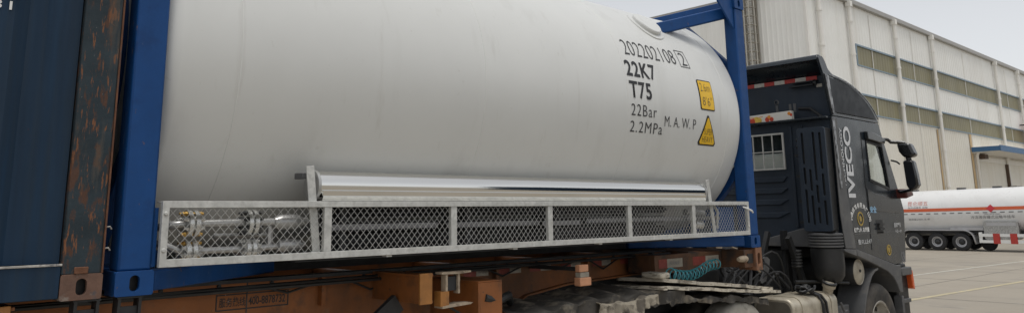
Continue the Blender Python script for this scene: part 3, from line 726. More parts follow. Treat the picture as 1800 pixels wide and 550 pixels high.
# ------------------------------------------------------------------ semi-trailer chassis under the containers
tr = thing('container_trailer', 'dirty orange skeletal container trailer with red and white reflective markers', 'trailer', (-6, 1.219, -1.57))
BW = .66
for y0, y1 in ((BW, BW+.02), (W_-BW-.02, W_-BW)):
    b = MB(); b.prism([(-6.3, -.03), (5.28, -.03), (5.28, -.21), (4.7, -.212), (3.83, -.235), (3.35, -.29), (2.8, -.52), (2.5, -.62), (-6.3, -.62)], 'y', y0, y1)
    bm_ = b.build('main_beam', 'orange', tr)
    MB().box(-6.3, 5.28, y0-.05, y1+.05, -.029, -.008).build('top_flange', 'darkmetal', bm_)  # near-black colour paints in the shade below the container
    fl = [(5.28, -.211), (4.7, -.213), (3.83, -.236), (3.35, -.291), (2.8, -.521), (2.5, -.621), (-6.3, -.621)]
    b = MB(); b.grid(lambda i, j: (fl[int(round(i*6))][0], y0-.05+(y1-y0+.1)*j, fl[int(round(i*6))][1]-.008), 6, 1); b.build('bottom_flange', 'orange', bm_, solid=.014, smooth=False)
MB().box(.955, .962, BW-.004, BW, -.55, -.03).build('weld_joint', 'darkmetal', tr)
# front bolster with end fittings
b = MB(); b.box(4.66, 5.95, .29, .34, -.20, -.03); b.box(4.66, 5.95, W_-.34, W_-.29, -.20, -.03); b.box(5.78, 5.95, .03, .289, -.19, -.02); b.box(5.78, 5.95, W_-.289, W_-.03, -.19, -.02); b.box(5.28, 5.95, .341, W_-.341, -.19, -.02); b.box(4.66, 4.74, .341, .6, -.19, -.03)
fb = b.build('front_bolster', 'orangedark', tr, bevel=.004)
for y0, sy in ((0, 1), (W_, -1)):
    b = MB(); b.prism([(5.955, -.225), (6.075, -.225), (6.075, -.004), (5.955, -.004)], 'y', y0+sy*.002, y0+sy*.03, [oval(6.015, -.115, .05, .12)])
    ya, yb = sorted((y0+sy*.031, y0+sy*.2)); b.box(5.957, 5.975, ya, yb, -.223, -.006); b.box(6.055, 6.073, ya, yb, -.223, -.006); b.box(5.975, 6.055, ya, yb, -.03, -.006)
    b.build('end_fitting', 'rustfit', tr, bevel=.003)
    MB().lathe([(0, -.1), (.02, -.095), (.03, -.05), (.034, .03), (.028, .05), (0, .055)], (5.76, y0+sy*.03, -.105), (1, 0, 0), 12).build('twistlock_handle', 'chalky', tr)
MB().box(5.83, 5.93, .022, .029, -.15, -.06).build('lock_recess', 'black', tr)
# reflective tape
def tape(x0, segs, y, z0, z1, par):
    x = x0
    for ln, mt in segs:
        if mt: MB().box(x, x+ln-.003, y-.002, y, z0, z1).build('reflector', mt, par)
        x += ln
tape(4.72, ((.13, 'reddirty'), (.25, 'whitedirty'), (.17, 'orangedark'), (.22, 'reddirty'), (.24, 'whitedirty')), .2895, -.150, -.070, fb)
for x in (2.70, 3.06, 3.42, 3.80, 4.22, 4.62):
    tape(x, ((.13, 'reddirty'), (.13, 'whitedirty')), BW-.0005, -.115, -.055, tr)
    text('反光标识', .09, .022, plane_fn((x+.15, BW-.0045, -.096), (1, 0, 0), (0, 0, 1)), 'greyink', 'lettering', tr, res=1)
for x in (4.89, 5.53):
    text('反光标识', .15, .035, plane_fn((x, .2835, -.127), (1, 0, 0), (0, 0, 1)), 'greyink', 'lettering', tr, res=1)
for x in (4.74, 5.06): MB().box(x, x+.035, BW-.05, BW-.001, -.205, -.03).build('stiffener', 'darkmetal', tr)
# hotline plate painted on the beam
b = MB(); X0, X1, Z0, Z1 = .765, 1.238, -.190, -.094; y = BW-.003
b.prism([(X0, Z0), (X1, Z0), (X1, Z1), (X0, Z1)], 'y', y, y+.0025, [[(X0+.007, Z0+.007), (X1-.007, Z0+.007), (X1-.007, Z1-.007), (X0+.007, Z1-.007)]])
pl_ = b.build('hotline_border', 'ink', tr)
text('服务热线:', .175, .056, plane_fn((X0+.02, y-.0005, Z0+.020), (1, 0, 0), (0, 0, 1)), 'ink', 'lettering', pl_, bold=.008)
text('400-8878732', .245, .05, plane_fn((X0+.205, y-.0005, Z0+.022), (1, 0, 0), (0, 0, 1)), 'ink', 'lettering', pl_, bold=.01)
# outriggers, container lock bracket, brackets
for x in (-3.5, -.5, 1.84):
    b = MB(); b.box(x, x+.015, .06, BW-.052, -.18, -.03); b.box(x, x+.11, .06, BW-.052, -.029, -.015); b.box(x, x+.11, .06, BW-.052, -.195, -.181)
    o = b.build('outrigger', 'orange', tr)
    MB().box(x-.006, x+.092, .042, .059, -.20, -.006).build('end_plate', 'orangeclean', o, bevel=.003)
for x in (.03, -.16):
    b = MB()
    for dx in (0, .095): b.prism([(.03, -.004), (.11, -.004), (.16, -.5), (.07, -.5)], 'x', x+dx, x+dx+.014)
    b.box(x-.005, x+.115, .03, BW-.052, -.012, -.004); b.box(x+.015, x+.094, .05, .06, -.13, -.05)
    b.build('lock_support', 'darkmetal' , tr)
b = MB(); b.box(-.35, .28, .30, BW-.06, -.62, -.03)
b.prism([(2.02, -.012), (2.30, -.018), (2.30, -.006), (2.02, .0)], 'y', .02, .09)
lk = MB().prism([(2.0, -.02), (2.16, -.024), (2.25, -.018), (2.25, -.008), (2.0, -.006)], 'y', .03, .10).build('lock_bracket', 'chalky', tr)
b.bm.free()
MB().box(2.04, 2.057, .04, .09, -.215, -.024).build('lock_bar', 'chalky', lk); MB().box(2.145, 2.160, .04, .09, -.15, -.024).build('lock_bar', 'chalky', lk)
MB().box(2.058, 2.144, .06, .085, -.13, -.04).build('lock_body', 'darkmetal', lk)
MB().box(1.99, 2.06, .03, .10, -.222, -.13).build('lock_body', 'orangeclean', lk)
MB().prism([(2.0, -.235), (2.24, -.225), (2.26, -.215), (2.16, -.21), (2.0, -.222)], 'y', .02, .11).build('lock_pin', 'chalky', lk)
MB().tube([(2.08, .06, -.23), (2.2, .05, -.30), (2.36, .06, -.40)], .008, 6).build('cable', 'black', tr)
b = MB(); b.box(2.34, 2.355, .06, BW-.052, -.42, -.10); b.box(2.355, 2.56, .06, .075, -.42, -.10); b.box(2.34, 2.56, .06, BW-.052, -.099, -.09)
b.build('side_bracket', 'orange', tr, bevel=.003)
MB().tube([(2.40, .07, -.20), (2.55, .10, -.24), (2.75, .2, -.22), (2.95, .4, -.30)], .03, 8).build('hose', 'black', tr)
MB().bar((1.84, .3, -.2), (1.25, .3, -.62), .12, .04, (0, 1, 0)).build('diagonal_strut', 'darkmetal', tr)
MB().box(.15, 1.6, BW+.03, 1.1, -.5, -.1).build('tool_box', 'darkmetal', tr)
b = MB(); b.box(3.405, 3.435, .10, BW-.002, -.085, -.055); b.build('lamp_arm', 'darkmetal', tr)
lm = MB().box(3.37, 3.475, .05, .10, -.09, -.035).build('marker_lamp', 'peach', tr, bevel=.006)
MB().box(3.372, 3.473, .046, .098, -.128, -.092).build('lamp_frame', 'whitedirty', lm); MB().box(3.365, 3.495, .04, .11, -.195, -.130).build('lamp_body', 'peach', lm, bevel=.008)
for x in range(-6, 6, 1): MB().box(x, x+.08, BW+.03, W_-BW-.03, -.16, -.05).build('cross_member', 'orange', tr)
b = MB(); b.tube([(-6, .52, -.08), (1.6, .5, -.06), (3.2, .55, -.05), (5.2, .5, -.04)], .012, 6); b.tube([(-6, .56, -.1), (2.6, .55, -.035), (5.2, .55, -.055)], .01, 6); b.build('air_line', 'black', tr)
rb = random.Random(21)
for k in range(6):
    x = 1.0+.62*k; MB().tube([(x, .60, -.05), (x+.2, .60, -.10-.05*rb.random()), (x+.42, .61, -.06), (x+.60, .63, -.05)], .008, 6).build('cable', 'black', tr)
for k in range(14): MB().lathe([(0, .012), (.012, .010), (.016, 0)], (.1+.34*k, BW, -.045-.0*k), (0, -1, 0), 6).build('bolt', 'darkmetal', tr)
for x in (1.45, 3.0, 4.1): MB().box(x, x+.03, BW-.05, BW-.001, -.21, -.03).build('stiffener', 'orange', tr)
for x in (-5.4, -4.1): 
    for y in (.18, .51, 1.93, 2.26): wheel(tr, (x, y, -1.05), .52, .28, 'rubber', 'rim', 0.02)
    MB().box(x-.06, x+.06, .3, 2.1, -1.11, -.99).build('axle', 'darkmetal', tr)
for y in (.75, 1.69): MB().box(.35, .5, y-.06, y+.06, -1.5, -.62).build('landing_leg', 'darkmetal', tr)

# ------------------------------------------------------------------ tractor truck
tk2 = thing('tractor_truck', 'black high roof tractor truck with sleeper cab parked ahead of the tank container', 'truck', (6.5, 1.219, -1.57))
NY, FYY = -.03, 2.468
XR = 7.92
# chassis
b = MB(); b.box(3.1, 9.4, .80, .88, -.86, -.60); b.build('chassis_rail', 'darkmetal', tk2)
b = MB(); b.box(3.1, 9.4, 1.56, 1.64, -.86, -.60); b.build('chassis_rail', 'darkmetal', tk2)
for x in (3.6, 5.0, 6.4, 7.4): MB().box(x, x+.1, .881, 1.559, -.84, -.62).build('cross_member', 'darkmetal', tk2)
MB().prism([(3.9, -.62), (5.5, -.62), (5.4, -.25), (4.2, -.23)], 'y', .72, 1.72).build('fifth_wheel', 'darkmetal', tk2)
MB().box(5.51, 7.4, .885, 1.55, -.595, -.57).build('catwalk', 'darkmetal', tk2)
MB().box(5.75, 6.7, .90, 1.54, -.565, -.28).build('black_filler', 'black', tk2, bevel=.03)  # plain black box added to hide bright ground beyond
MB().box(8.0, 9.3, .75, 1.7, -.95, -.09).build('engine_filler', 'black', tk2, bevel=.05)  # dark unseen mass added to close the bright gap under the cab
# cab shell: near and far sides, rear wall, front, roof, floor
lowz = [(XR, -.08), (8.2, -.10), (9.37, -.35), (9.74, -.335)]
front = [(9.80, -.1), (9.87, .33), (9.75, .60), (9.37, 1.33), (9.30, 1.475)]
outl = lowz+front+[(XR, 1.475)]
win = [(8.86, .735), (9.43, .635), (9.315, 1.165), (8.84, 1.205)]
for y0, y1, nm in ((NY, NY+.04, 'near'), (FYY-.04, FYY, 'far')):
    MB().prism(outl, 'y', y0, y1, [win]).build('cab_side', 'cab', tk2, bevel=.006)
    ym = (y0+y1)/2
    MB().prism([(x+(.01 if x > 9 else -.01), z) for x, z in win], 'y', ym-.004, ym+.004).build('side_window', 'glass', tk2)
rw = rrect(.62, 1.82, .885, 1.30, .05)
rear = MB().prism([(NY+.041, -.08), (FYY-.041, -.08), (FYY-.041, 1.47), (NY+.041, 1.47)], 'x', XR, XR+.04, [rw]).build('cab_rear', 'cabrear', tk2)
MB().box(XR+.02, XR+.026, .61, 1.83, .87, 1.31).build('rear_window', 'glass', tk2)
b = MB()
b.prism([(.595, .862), (1.845, .862), (1.845, 1.322), (.595, 1.322)], 'x', XR-.055, XR-.035, [[(.618, .884), (1.822, .884), (1.822, 1.300), (.618, 1.300)]])
for k in range(1, 9): y = .618+k*1.204/9; b.box(XR-.052, XR-.038, y-.0065, y+.0065, .884, 1.300)
b.box(XR-.056, XR-.050, .618, 1.822, 1.083, 1.096)
for y in (.62, 1.8): b.box(XR-.036, XR-.002, y, y+.02, .90, .92)
b.build('window_guard', 'barwhite', tk2)
# raised pressings under the window
for k, z in enumerate((.74, .60, .46, .30)):
    b = MB(); P = [(.66+.03*k, z-.035), (1.78-.03*k, z-.035), (1.84, z+.035), (.60, z+.035)]
    b.prism(P, 'x', XR-.022, XR-.0005); b.build('wall_pressing', 'cabrear', rear, bevel=.009)
for y in (.36, .50): MB().box(XR-.016, XR-.0005, y, y+.035, .15, 1.40).build('wall_pressing', 'cabrear', rear, bevel=.006)
MB().prism([(NY+.05, -.08), (.9, -.08), (.9, .02), (.45, .14), (NY+.05, .14)], 'x', XR-.06, XR-.001).build('rear_skirt', 'greypl', tk2, bevel=.01)
b = MB(); b.box(XR-.10, XR+.05, NY+.03, FYY-.03, 1.445, 1.474); b.build('ledge', 'cab', tk2, bevel=.006)
# windscreen and front
b = MB(); b.prism([(9.80, -.33), (9.80, -.1), (9.87, .33), (9.75, .60), (9.70, .60), (9.80, .33), (9.74, -.1), (9.74, -.33)], 'y', NY+.041, FYY-.041); b.build('cab_front', 'cab', tk2)
for y0, y1 in ((NY+.0405, NY+.10), (FYY-.10, FYY-.0405)):
    MB().prism([(9.75, .601), (9.37, 1.33), (9.31, 1.33), (9.69, .601)], 'y', y0, y1).build('windscreen_pillar', 'blackgloss', tk2)
MB().prism([(9.735, .60), (9.355, 1.33), (9.347, 1.33), (9.727, .60)], 'y', NY+.101, FYY-.101).build('windscreen', 'glass', tk2)
MB().box(XR+.041, 9.31, NY+.041, FYY-.041, 1.44, 1.474).build('cab_ceiling', 'greypl', tk2)
MB().box(XR+.041, 9.70, NY+.041, FYY-.041, -.06, -.03).build('cab_floor', 'black', tk2)
MB().box(9.45, 9.72, NY+.2, FYY-.1, .2, .62).build('dashboard', 'black', tk2, bevel=.04)
MB().prism([(8.75, 0), (9.05, 0), (9.05, .35), (8.85, .35), (8.72, .95), (8.6, .95)], 'y', .35, .8).build('driver_seat', 'black', tk2, bevel=.04)
MB().prism([(8.75, 0), (9.05, 0), (9.05, .35), (8.85, .35), (8.72, .95), (8.6, .95)], 'y', 1.6, 2.05).build('passenger_seat', 'black', tk2, bevel=.04)
b = MB(); b.box(XR+.06, XR+.2, .63, 1.20, .7, 1.08); b.build('bedding', 'cream', tk2, bevel=.05)
b = MB(); b.box(XR+.06, XR+.2, 1.22, 1.8, .7, 1.06); b.build('bedding', 'cream', tk2, bevel=.05)
MB().grid(lambda i, j: (XR+.25+.015*math.sin(i*60), .3+1.85*i, .3+1.1*j), 60, 2).build('curtain', 'curtain', tk2)
# roof fairing
fa = MB().prism([(8.02, 1.48), (9.345, 1.48)]+smooth([(9.345, 1.50), (9.24, 1.61), (9.08, 1.74), (8.78, 1.885), (8.40, 1.972), (8.02, 2.01)]), 'y', NY+.012, FYY-.012).build('roof_fairing', 'cab', tk2, bevel=.05)
for y0, y1 in ((NY, NY+.03), (FYY-.03, FYY)):
    MB().prism([(7.925, 1.48), (8.05, 1.48), (8.06, 1.985)]+smooth([(8.06, 1.99), (7.93, 2.05), (7.86, 2.14), (7.79, 2.195), (7.71, 2.185), (7.69, 2.15), (7.77, 2.0)], 4), 'y', y0, y1).build('fairing_wing', 'cab', tk2, bevel=.012)
MB().prism(smooth([(7.70, 2.15), (7.74, 2.212), (7.81, 2.21), (7.90, 2.12), (8.06, 2.025)], 4)+[(8.04, 2.0), (7.90, 2.08), (7.80, 2.16)], 'y', NY+.031, FYY-.031).build('fairing_lip', 'cab', tk2, bevel=.012)
gp = [(7.99, 1.525), (9.22, 1.525)]+smooth([(9.22, 1.53), (9.12, 1.625), (8.95, 1.735), (8.70, 1.835), (8.35, 1.915), (7.93, 1.945)])
MB().prism(gp, 'y', NY-.006, NY+.013).build('fairing_panel', 'glassdark', tk2, bevel=.01)
MB().prism(gp, 'y', FYY-.013, FYY+.006).build('fairing_panel', 'glassdark', tk2, bevel=.01)
b = MB()
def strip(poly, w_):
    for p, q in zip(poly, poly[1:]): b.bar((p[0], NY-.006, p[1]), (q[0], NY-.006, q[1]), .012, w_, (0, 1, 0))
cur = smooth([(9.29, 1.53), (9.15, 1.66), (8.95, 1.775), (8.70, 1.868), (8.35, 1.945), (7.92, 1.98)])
strip(cur, .012); b.build('fairing_rim', 'trim_sheen', tk2)
MB().prism([(7.80, 1.985), (7.905, 1.97), (7.985, 1.50), (7.935, 1.49)], 'y', NY-.012, NY-.0005).build('edge_sheen', 'trim_sheen', tk2, bevel=.003)  # grey strip paints the sky reflection on the curved rear edge
MB().box(8.010, 8.0195, NY+.04, FYY-.04, 1.49, 1.99).build('fairing_rear', 'cabrear', tk2)
# reflective strip, folded rack, carton
b = None
y = 2.3
for k in range(16):
    MB().box(8.000, 8.0095, y-.142, y-.002, 1.955-.0, 2.005).build('reflector', ('red', 'whitetape')[k % 2], tk2); y -= .143
    if y < .2: break
b = MB(); b.box(7.93, 8.019, .14, .46, 1.93, 1.945); b.box(7.93, 8.019, .16, .50, 1.885, 1.9); b.box(7.93, 7.945, .14, .18, 1.885, 1.945); b.build('folded_rack', 'blackgloss', tk2)
MB().box(8.0, 8.0095, .10, .17, 1.86, 1.90).build('reflector', 'whitetape', tk2)
MB().tube([(7.93, .10, 1.475), (7.96, .25, 1.60), (8.0, .42, 1.62)], .018, 8).build('support_tube', 'black', tk2)
b = MB(); b.lathe([(.02, 0), (.035, .01), (.035, .02), (.02, .03)], (8.0, .72, 1.73), (1, 0, 0), 14); b.build('grommet', 'greypl', tk2)
for y in (.70, .52, .46): MB().box(8.004, 8.0095, y, y+.035, 1.58, 1.69).build('wear_mark', 'greypl', tk2)
# ribbed air intake panel on the near rear corner
IX = 7.70
slots = []
for k, (yc, segs) in enumerate(((.05, ((.83, 1.27), (.52, .78), (.18, .47))), (.13, ((.70, 1.28), (.44, .65), (.20, .39))), (.20, ((.58, .84), (.18, .53))), (.27, ((.90, 1.28), (.66, .86), (.20, .60))))):
    for z0, z1 in segs: slots.append(oval(yc, (z0+z1)/2, .030, z1-z0, 4))
ip = MB().prism(rrect(-.015, .335, .11, 1.335, .03), 'x', IX, IX+.03, slots).build('air_intake', 'cabrear', tk2, bevel=.004)
MB().box(IX+.031, XR-.03, -.005, .325, .12, 1.325).build('intake_duct', 'black', ip, bevel=.01)
b = MB()
for z in (.2, .45, .75, 1.0): b.box(IX+.04, XR-.02, .326, .40, z, z+.03)
for z in (1.12, 1.2): b.lathe([(0, 0), (.02, 0), (.02, .04)], (IX+.06, .33, z), (0, 1, 0), 10)
b.build('intake_bracket', 'black', ip)
bp = []
for k in range(5): bp += [(.165, .09-.034*k), (.195, .082-.034*k), (.195, .066-.034*k), (.165, .058-.034*k)]
be = MB().lathe(bp[::-1], (7.86, .155, .0), (0, 0, 1), 36).build('intake_bellows', 'greypl', tk2)
MB().lathe([(0, -.50), (.09, -.49), (.14, -.46), (.175, -.40), (.185, -.30), (.185, -.09), (.16, -.07)], (7.86, .155, 0), (0, 0, 1), 36).build('air_filter', 'black', tk2)
MB().tube([(7.4, .35, -.45), (7.75, .25, -.47), (8.15, .06, -.50)], .018, 8).build('filter_bracket', 'black', tk2)
# side panels
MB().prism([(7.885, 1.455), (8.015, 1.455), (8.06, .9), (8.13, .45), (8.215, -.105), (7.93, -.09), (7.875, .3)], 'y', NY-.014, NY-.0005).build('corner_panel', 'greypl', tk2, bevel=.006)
MB().prism([(7.875, 1.45), (7.93, 1.45), (7.955, .95), (7.985, .62), (7.93, .6), (7.905, 1.0)], 'y', NY-.024, NY-.0145).build('edge_sheen', 'trim_sheen', tk2, bevel=.003)  # same painted sky sheen, down the cab's rear corner
b = MB()
for x in (8.70, 8.70): pass
b.box(8.690, 8.700, NY-.004, NY+.002, -.14, 1.32); b.build('door_gap', 'black', tk2)
MB().prism([(8.83, .71), (9.45, .60), (9.45, .635), (9.33, 1.20), (8.82, 1.235)], 'y', NY-.008, NY-.0005, [[(8.86, .738), (9.425, .638), (9.312, 1.162), (8.842, 1.202)]]).build('window_frame', 'black', tk2)
MB().prism([(8.80, 1.24), (9.33, 1.205), (9.36, 1.27), (9.0, 1.335), (8.80, 1.34)], 'y', NY-.05, NY-.001).build('rain_deflector', 'blackgloss', tk2, bevel=.008)
MB().prism([(8.72, .62), (8.9, .56), (9.5, .50), (9.75, .44), (9.72, .30), (8.72, .34)], 'y', NY-.010, NY-.0005).build('waist_panel', 'blackgloss', tk2, bevel=.004)
b = MB(); b.box(8.22, 9.72, NY-.004, NY+.002, .062, .072); b.build('seam_line', 'greypl', tk2)
dh = MB().box(8.90, 9.10, NY-.004, NY-.0005, .05, .225).build('handle_recess', 'black', tk2, bevel=.01)
b = MB(); b.box(8.93, 9.08, NY-.035, NY-.022, .10, .125); b.box(8.93, 9.08, NY-.035, NY-.022, .16, .18); b.box(8.93, 8.945, NY-.022, NY-.005, .10, .18); b.build('door_handle', 'black', dh)
MB().prism([(9.66, .62), (9.90, .59), (9.93, .53), (9.68, .49)], 'y', NY-.13, NY+.02).build('corner_deflector', 'maroon', tk2, bevel=.02)
# lettering and emblem
text('IVECO', .87, .205, plane_fn((8.365, NY-.006, .50), (0, 0, 1), (-1, 0, 0)), 'silver', 'lettering', tk2, bold=.03)
text('TECHNOLOGY', .72, .062, plane_fn((8.125, NY-.006, .62), (0, 0, 1), (-1, 0, 0)), 'silver', 'lettering', tk2, bold=.01)
ec = (8.44, .235)
for k, ch in enumerate('中通运输有限责任公司'):
    a = R(172-k*164/9); rx, rz = .27, .19
    px, pz_ = ec[0]+rx*math.cos(a), ec[1]-.02+rz*math.sin(a)
    ta = a-math.pi/2; u = (math.cos(ta)*1.0, 0, math.sin(ta)*.9); v = (-math.sin(ta), 0, math.cos(ta))
    f = plane_fn((px-.035*u[0]-.03*v[0], NY-.006, pz_-.035*u[2]-.03*v[2]), u, v)
    text(ch, .07, .065, f, 'white', 'lettering', tk2, bold=.02, res=1)
MB().lathe([(.066, 0), (.086, 0), (.086, .004), (.066, .004)], (ec[0], NY-.001, ec[1]+.01), (0, -1, 0), 24).build('emblem', 'gold', tk2)
MB().lathe([(0, 0), (.035, 0), (.035, .004), (0, .004)], (ec[0], NY-.001, ec[1]+.01), (0, -1, 0), 8).build('emblem', 'gold', tk2)
text('核载2人 总质量', .44, .058, plane_fn((8.22, NY-.006, .085), (1, 0, 0), (0, 0, 1)), 'white', 'lettering', tk2, bold=.02, res=1)
text('鲁FLLE47', .40, .062, plane_fn((8.30, NY-.006, -.06), (1, 0, 0), (0, 0, 1)), 'silver', 'lettering', tk2, res=1)
text('安全', .20, .085, plane_fn((8.73, NY-.011, .31), (1, 0, 0), (0, 0, 1)), 'lightblue', 'lettering', tk2, bold=.03, res=1)
text('自卸牵引', .22, .06, plane_fn((9.46, NY-.006, .12), (1, 0, 0), (0, 0, 1)), 'silver', 'lettering', tk2, bold=.02, res=1)
text('HD-40', .20, .04, plane_fn((9.49, NY-.006, .05), (1, 0, 0), (0, 0, 1)), 'silver', 'lettering', tk2, res=1)
MB().lathe([(.05, 0), (.068, 0), (.068, .004), (.05, .004)], (9.22, NY-.001, -.16), (0, -1, 0), 20).build('emblem', 'gold', tk2)
MB().lathe([(0, 0), (.035, 0), (.035, .004), (0, .004)], (9.22, NY-.001, -.16), (0, -1, 0), 12).build('emblem', 'gold', tk2)
# wheel arch band, wheel, mudguard, bumper
arch = [(8.22, -.108), (9.36, -.355), (9.50, -.36), (9.50, -.70), (9.40, -.70), (9.335, -.60), (9.24, -.50), (9.08, -.42), (8.86, -.355), (8.5, -.26), (8.22, -.19)]
MB().prism(arch, 'y', NY-.022, .30).build('wheel_arch', 'greypl', tk2, bevel=.01)
MB().prism([(7.90, -.095), (8.215, -.11), (8.215, -.19), (7.98, -.14), (7.90, -.12)], 'y', NY-.016, .30).build('lower_skirt', 'greypl', tk2, bevel=.006)
wheel(tk2, (8.83, .13, -1.06), .515, .30, 'rubber', 'rim', .10)
wheel(tk2, (8.83, 2.31, -1.06), .515, .30, 'rubber', 'rim', .10, near=1)
MB().box(8.77, 8.89, .3, 2.1, -1.12, -1.0).build('front_axle', 'darkmetal', tk2)
b = MB()
mg = [(8.80, -.37), (8.70, -.385), (8.60, -.44), (8.50, -.54), (8.42, -.65), (8.35, -.78), (8.29, -.92), (8.25, -1.1)]
b.grid(lambda i, j: (mg[int(round(i*7))][0]-.05*(1-j)*i, NY-.01+.36*j, mg[int(round(i*7))][1]), 7, 3); b.build('mudguard', 'greypl', tk2, solid=.025)
bp_ = [(9.51, -.36), (9.86, -.36), (9.88, -.6), (9.87, -1.0), (9.80, -1.18), (9.48, -1.18), (9.51, -.8)]
MB().prism(bp_, 'y', NY+.05, FYY-.05).build('bumper', 'black', tk2, bevel=.02)
MB().box(9.50, 9.84, NY-.03, NY+.2, -.50, -.40).build('step_tread', 'greypl', tk2, bevel=.012)
b = MB(); b.box(9.47, 9.53, NY-.01, NY+.1, -1.15, -.75); b.build('step_frame', 'greypl', tk2, bevel=.008)
MB().box(9.54, 9.80, NY+.0, NY+.2, -.85, -.80).build('step_tread', 'greypl', tk2, bevel=.008)
MB().prism([(9.84, -.42), (9.90, -.46), (9.925, -.70), (9.86, -.68)], 'y', NY-.02, NY+.12).build('indicator_lamp', 'amber', tk2, bevel=.012)
text('S8', .13, .17, plane_fn((9.60, NY-.001, -.36), (1, 0, 0), (0, 0, 1)), 'greyink', 'lettering', tk2, bold=.02, res=1)
# mirrors
MB().tube([(9.34, NY, 1.27), (9.42, -.08, 1.265), (9.46, -.10, 1.235), (9.50, -.20, 1.225), (9.52, -.27, 1.21)], [.022, .022, .026, .026, .024], 8).build('mirror_arm', 'blackgloss', tk2)
MB().tube([(9.72, NY, .60), (9.6, -.12, .575), (9.54, -.28, .60)], .022, 8).build('mirror_arm', 'blackgloss', tk2)
mi = MB().prism([(-.165, 1.21), (-.33, 1.205), (-.385, 1.05), (-.34, 1.015), (-.24, 1.02), (-.185, 1.10)], 'x', 9.46, 9.62).build('mirror', 'blackgloss', tk2, bevel=.03)
mi2 = MB().prism([(-.22, .985), (-.35, .98), (-.375, .80), (-.385, .66), (-.34, .595), (-.27, .595), (-.235, .66)], 'x', 9.46, 9.60).build('mirror', 'blackgloss', tk2, bevel=.03)
MB().tube([(9.52, -.28, 1.03), (9.52, -.29, .97)], .035, 8).build('mirror_joint', 'black', tk2)
MB().prism([(-.245, .965), (-.34, .96), (-.36, .80), (-.365, .67), (-.33, .62), (-.28, .62), (-.25, .68)], 'x', 9.4525, 9.4575).build('mirror_glass', 'glassdark', mi2)
MB().tube([(9.60, NY-.0, 1.0), (9.66, -.08, .98), (9.70, -.10, .95)], .012, 6).build('camera_stalk', 'black', tk2)
# silencer behind the front wheel
MB().lathe([(0, .02), (.04, .022), (.125, .012), (.145, 0), (.150, .008), (.155, .0), (.155, -.9)], (8.37, .03, -.385), (0, -1, 0), 40).build('silencer', 'black', tk2)
MB().lathe([(0, .026), (.04, .028), (.125, .018), (.143, .006), (.150, .012), (.152, .004), (.150, -.01)], (8.37, .03, -.385), (0, -1, 0), 40).build('silencer_end', 'alu', tk2)
MB().lathe([(0, 0), (.018, 0), (.018, .012), (0, .014)], (8.36, .004, -.37), (0, -1, 0), 10).build('drain_plug', 'black', tk2)
# fuel tank
ft = MB().prism(rrect(.05, .52, -1.15, -.575, .10, 6), 'x', 6.74, 7.80).build('fuel_tank', 'alu', tk2, bevel=.02)
MB().prism(rrect(.085, .485, -1.12, -.61, .08, 6), 'x', 6.732, 6.741).build('tank_end', 'aludark', ft)  # end face set darker than the tank body
for x in (6.92, 7.35, 7.62): MB().prism(rrect(.042, .528, -1.158, -.567, .105, 6), 'x', x, x+.055, [rrect(.049, .521, -1.151, -.574, .10, 6)]).build('tank_strap', 'alu', ft)
MB().lathe([(.055, 0), (.06, .07), (.075, .075), (.075, .11), (.06, .125), (0, .13)], (7.70, .12, -.585), (-.1, -.35, 1), 20).build('filler_neck', 'alu', ft)
MB().lathe([(.075, .112), (.082, .115), (.082, .135), (.065, .145)], (7.70, .12, -.585), (-.1, -.35, 1), 20).build('filler_cap', 'black', ft)
MB().box(7.84, 8.2, .1, .5, -1.1, -.75).build('battery_box', 'greypl', tk2, bevel=.01)
MB().tube([(7.85, .04, -.70), (7.9, .03, -.80), (7.98, .03, -.80)], .015, 6).build('fuel_line', 'greypl', tk2)
# drive wheels and their guards
for x in (4.40, 5.76):
    a = wheel(tk2, (x, .21, -1.035), .53, .30, 'rubberpale', 'rim', -.02)
    wheel(tk2, (x, 2.23, -1.035), .53, .30, 'rubber', 'rim', -.02, near=1)
    wheel(tk2, (x, .56, -1.035), .53, .28, 'rubber', 'rim', 0.)
    MB().box(x-.08, x+.08, .4, 2.0, -1.10, -.97).build('rear_axle', 'darkmetal', tk2)
def slab(x0, x1, y0, y1, zf, seed, amp=.02, th=.02, name='rear_mudguard', mt='mud', nu=60, nv=14, par=tk2):
    rr_ = random.Random(seed); ph = [rr_.uniform(0, 6.3) for _ in range(8)]
    def fn(i, j):
        x = x0+(x1-x0)*i; ed = .02*math.sin(14*i*3+ph[0])+.018*math.sin(37*i+ph[1])
        y = y0+(y1-y0)*j+(ed if j < .1 else 0)
        z = zf(i, j)+amp*(math.sin(9*i*(1+j)+ph[2])*.5+math.sin(23*i+7*j+ph[3])*.3+math.sin(41*i-11*j+ph[4])*.2)
        return (x, y, z)
    return MB().grid(fn, nu, nv).build(name, mt, par, solid=th)
slab(4.50, 6.35, .06, .62, lambda i, j: -.225-.205*i-.02*j, 3, .006, .03)
slab(4.36, 6.45, .02, .60, lambda i, j: -.275-.195*i-.02*j, 5, .007, .028)
MB().box(4.46, 4.60, .08, .30, -.215, -.165).build('slab_block', 'mud', tk2, bevel=.015)
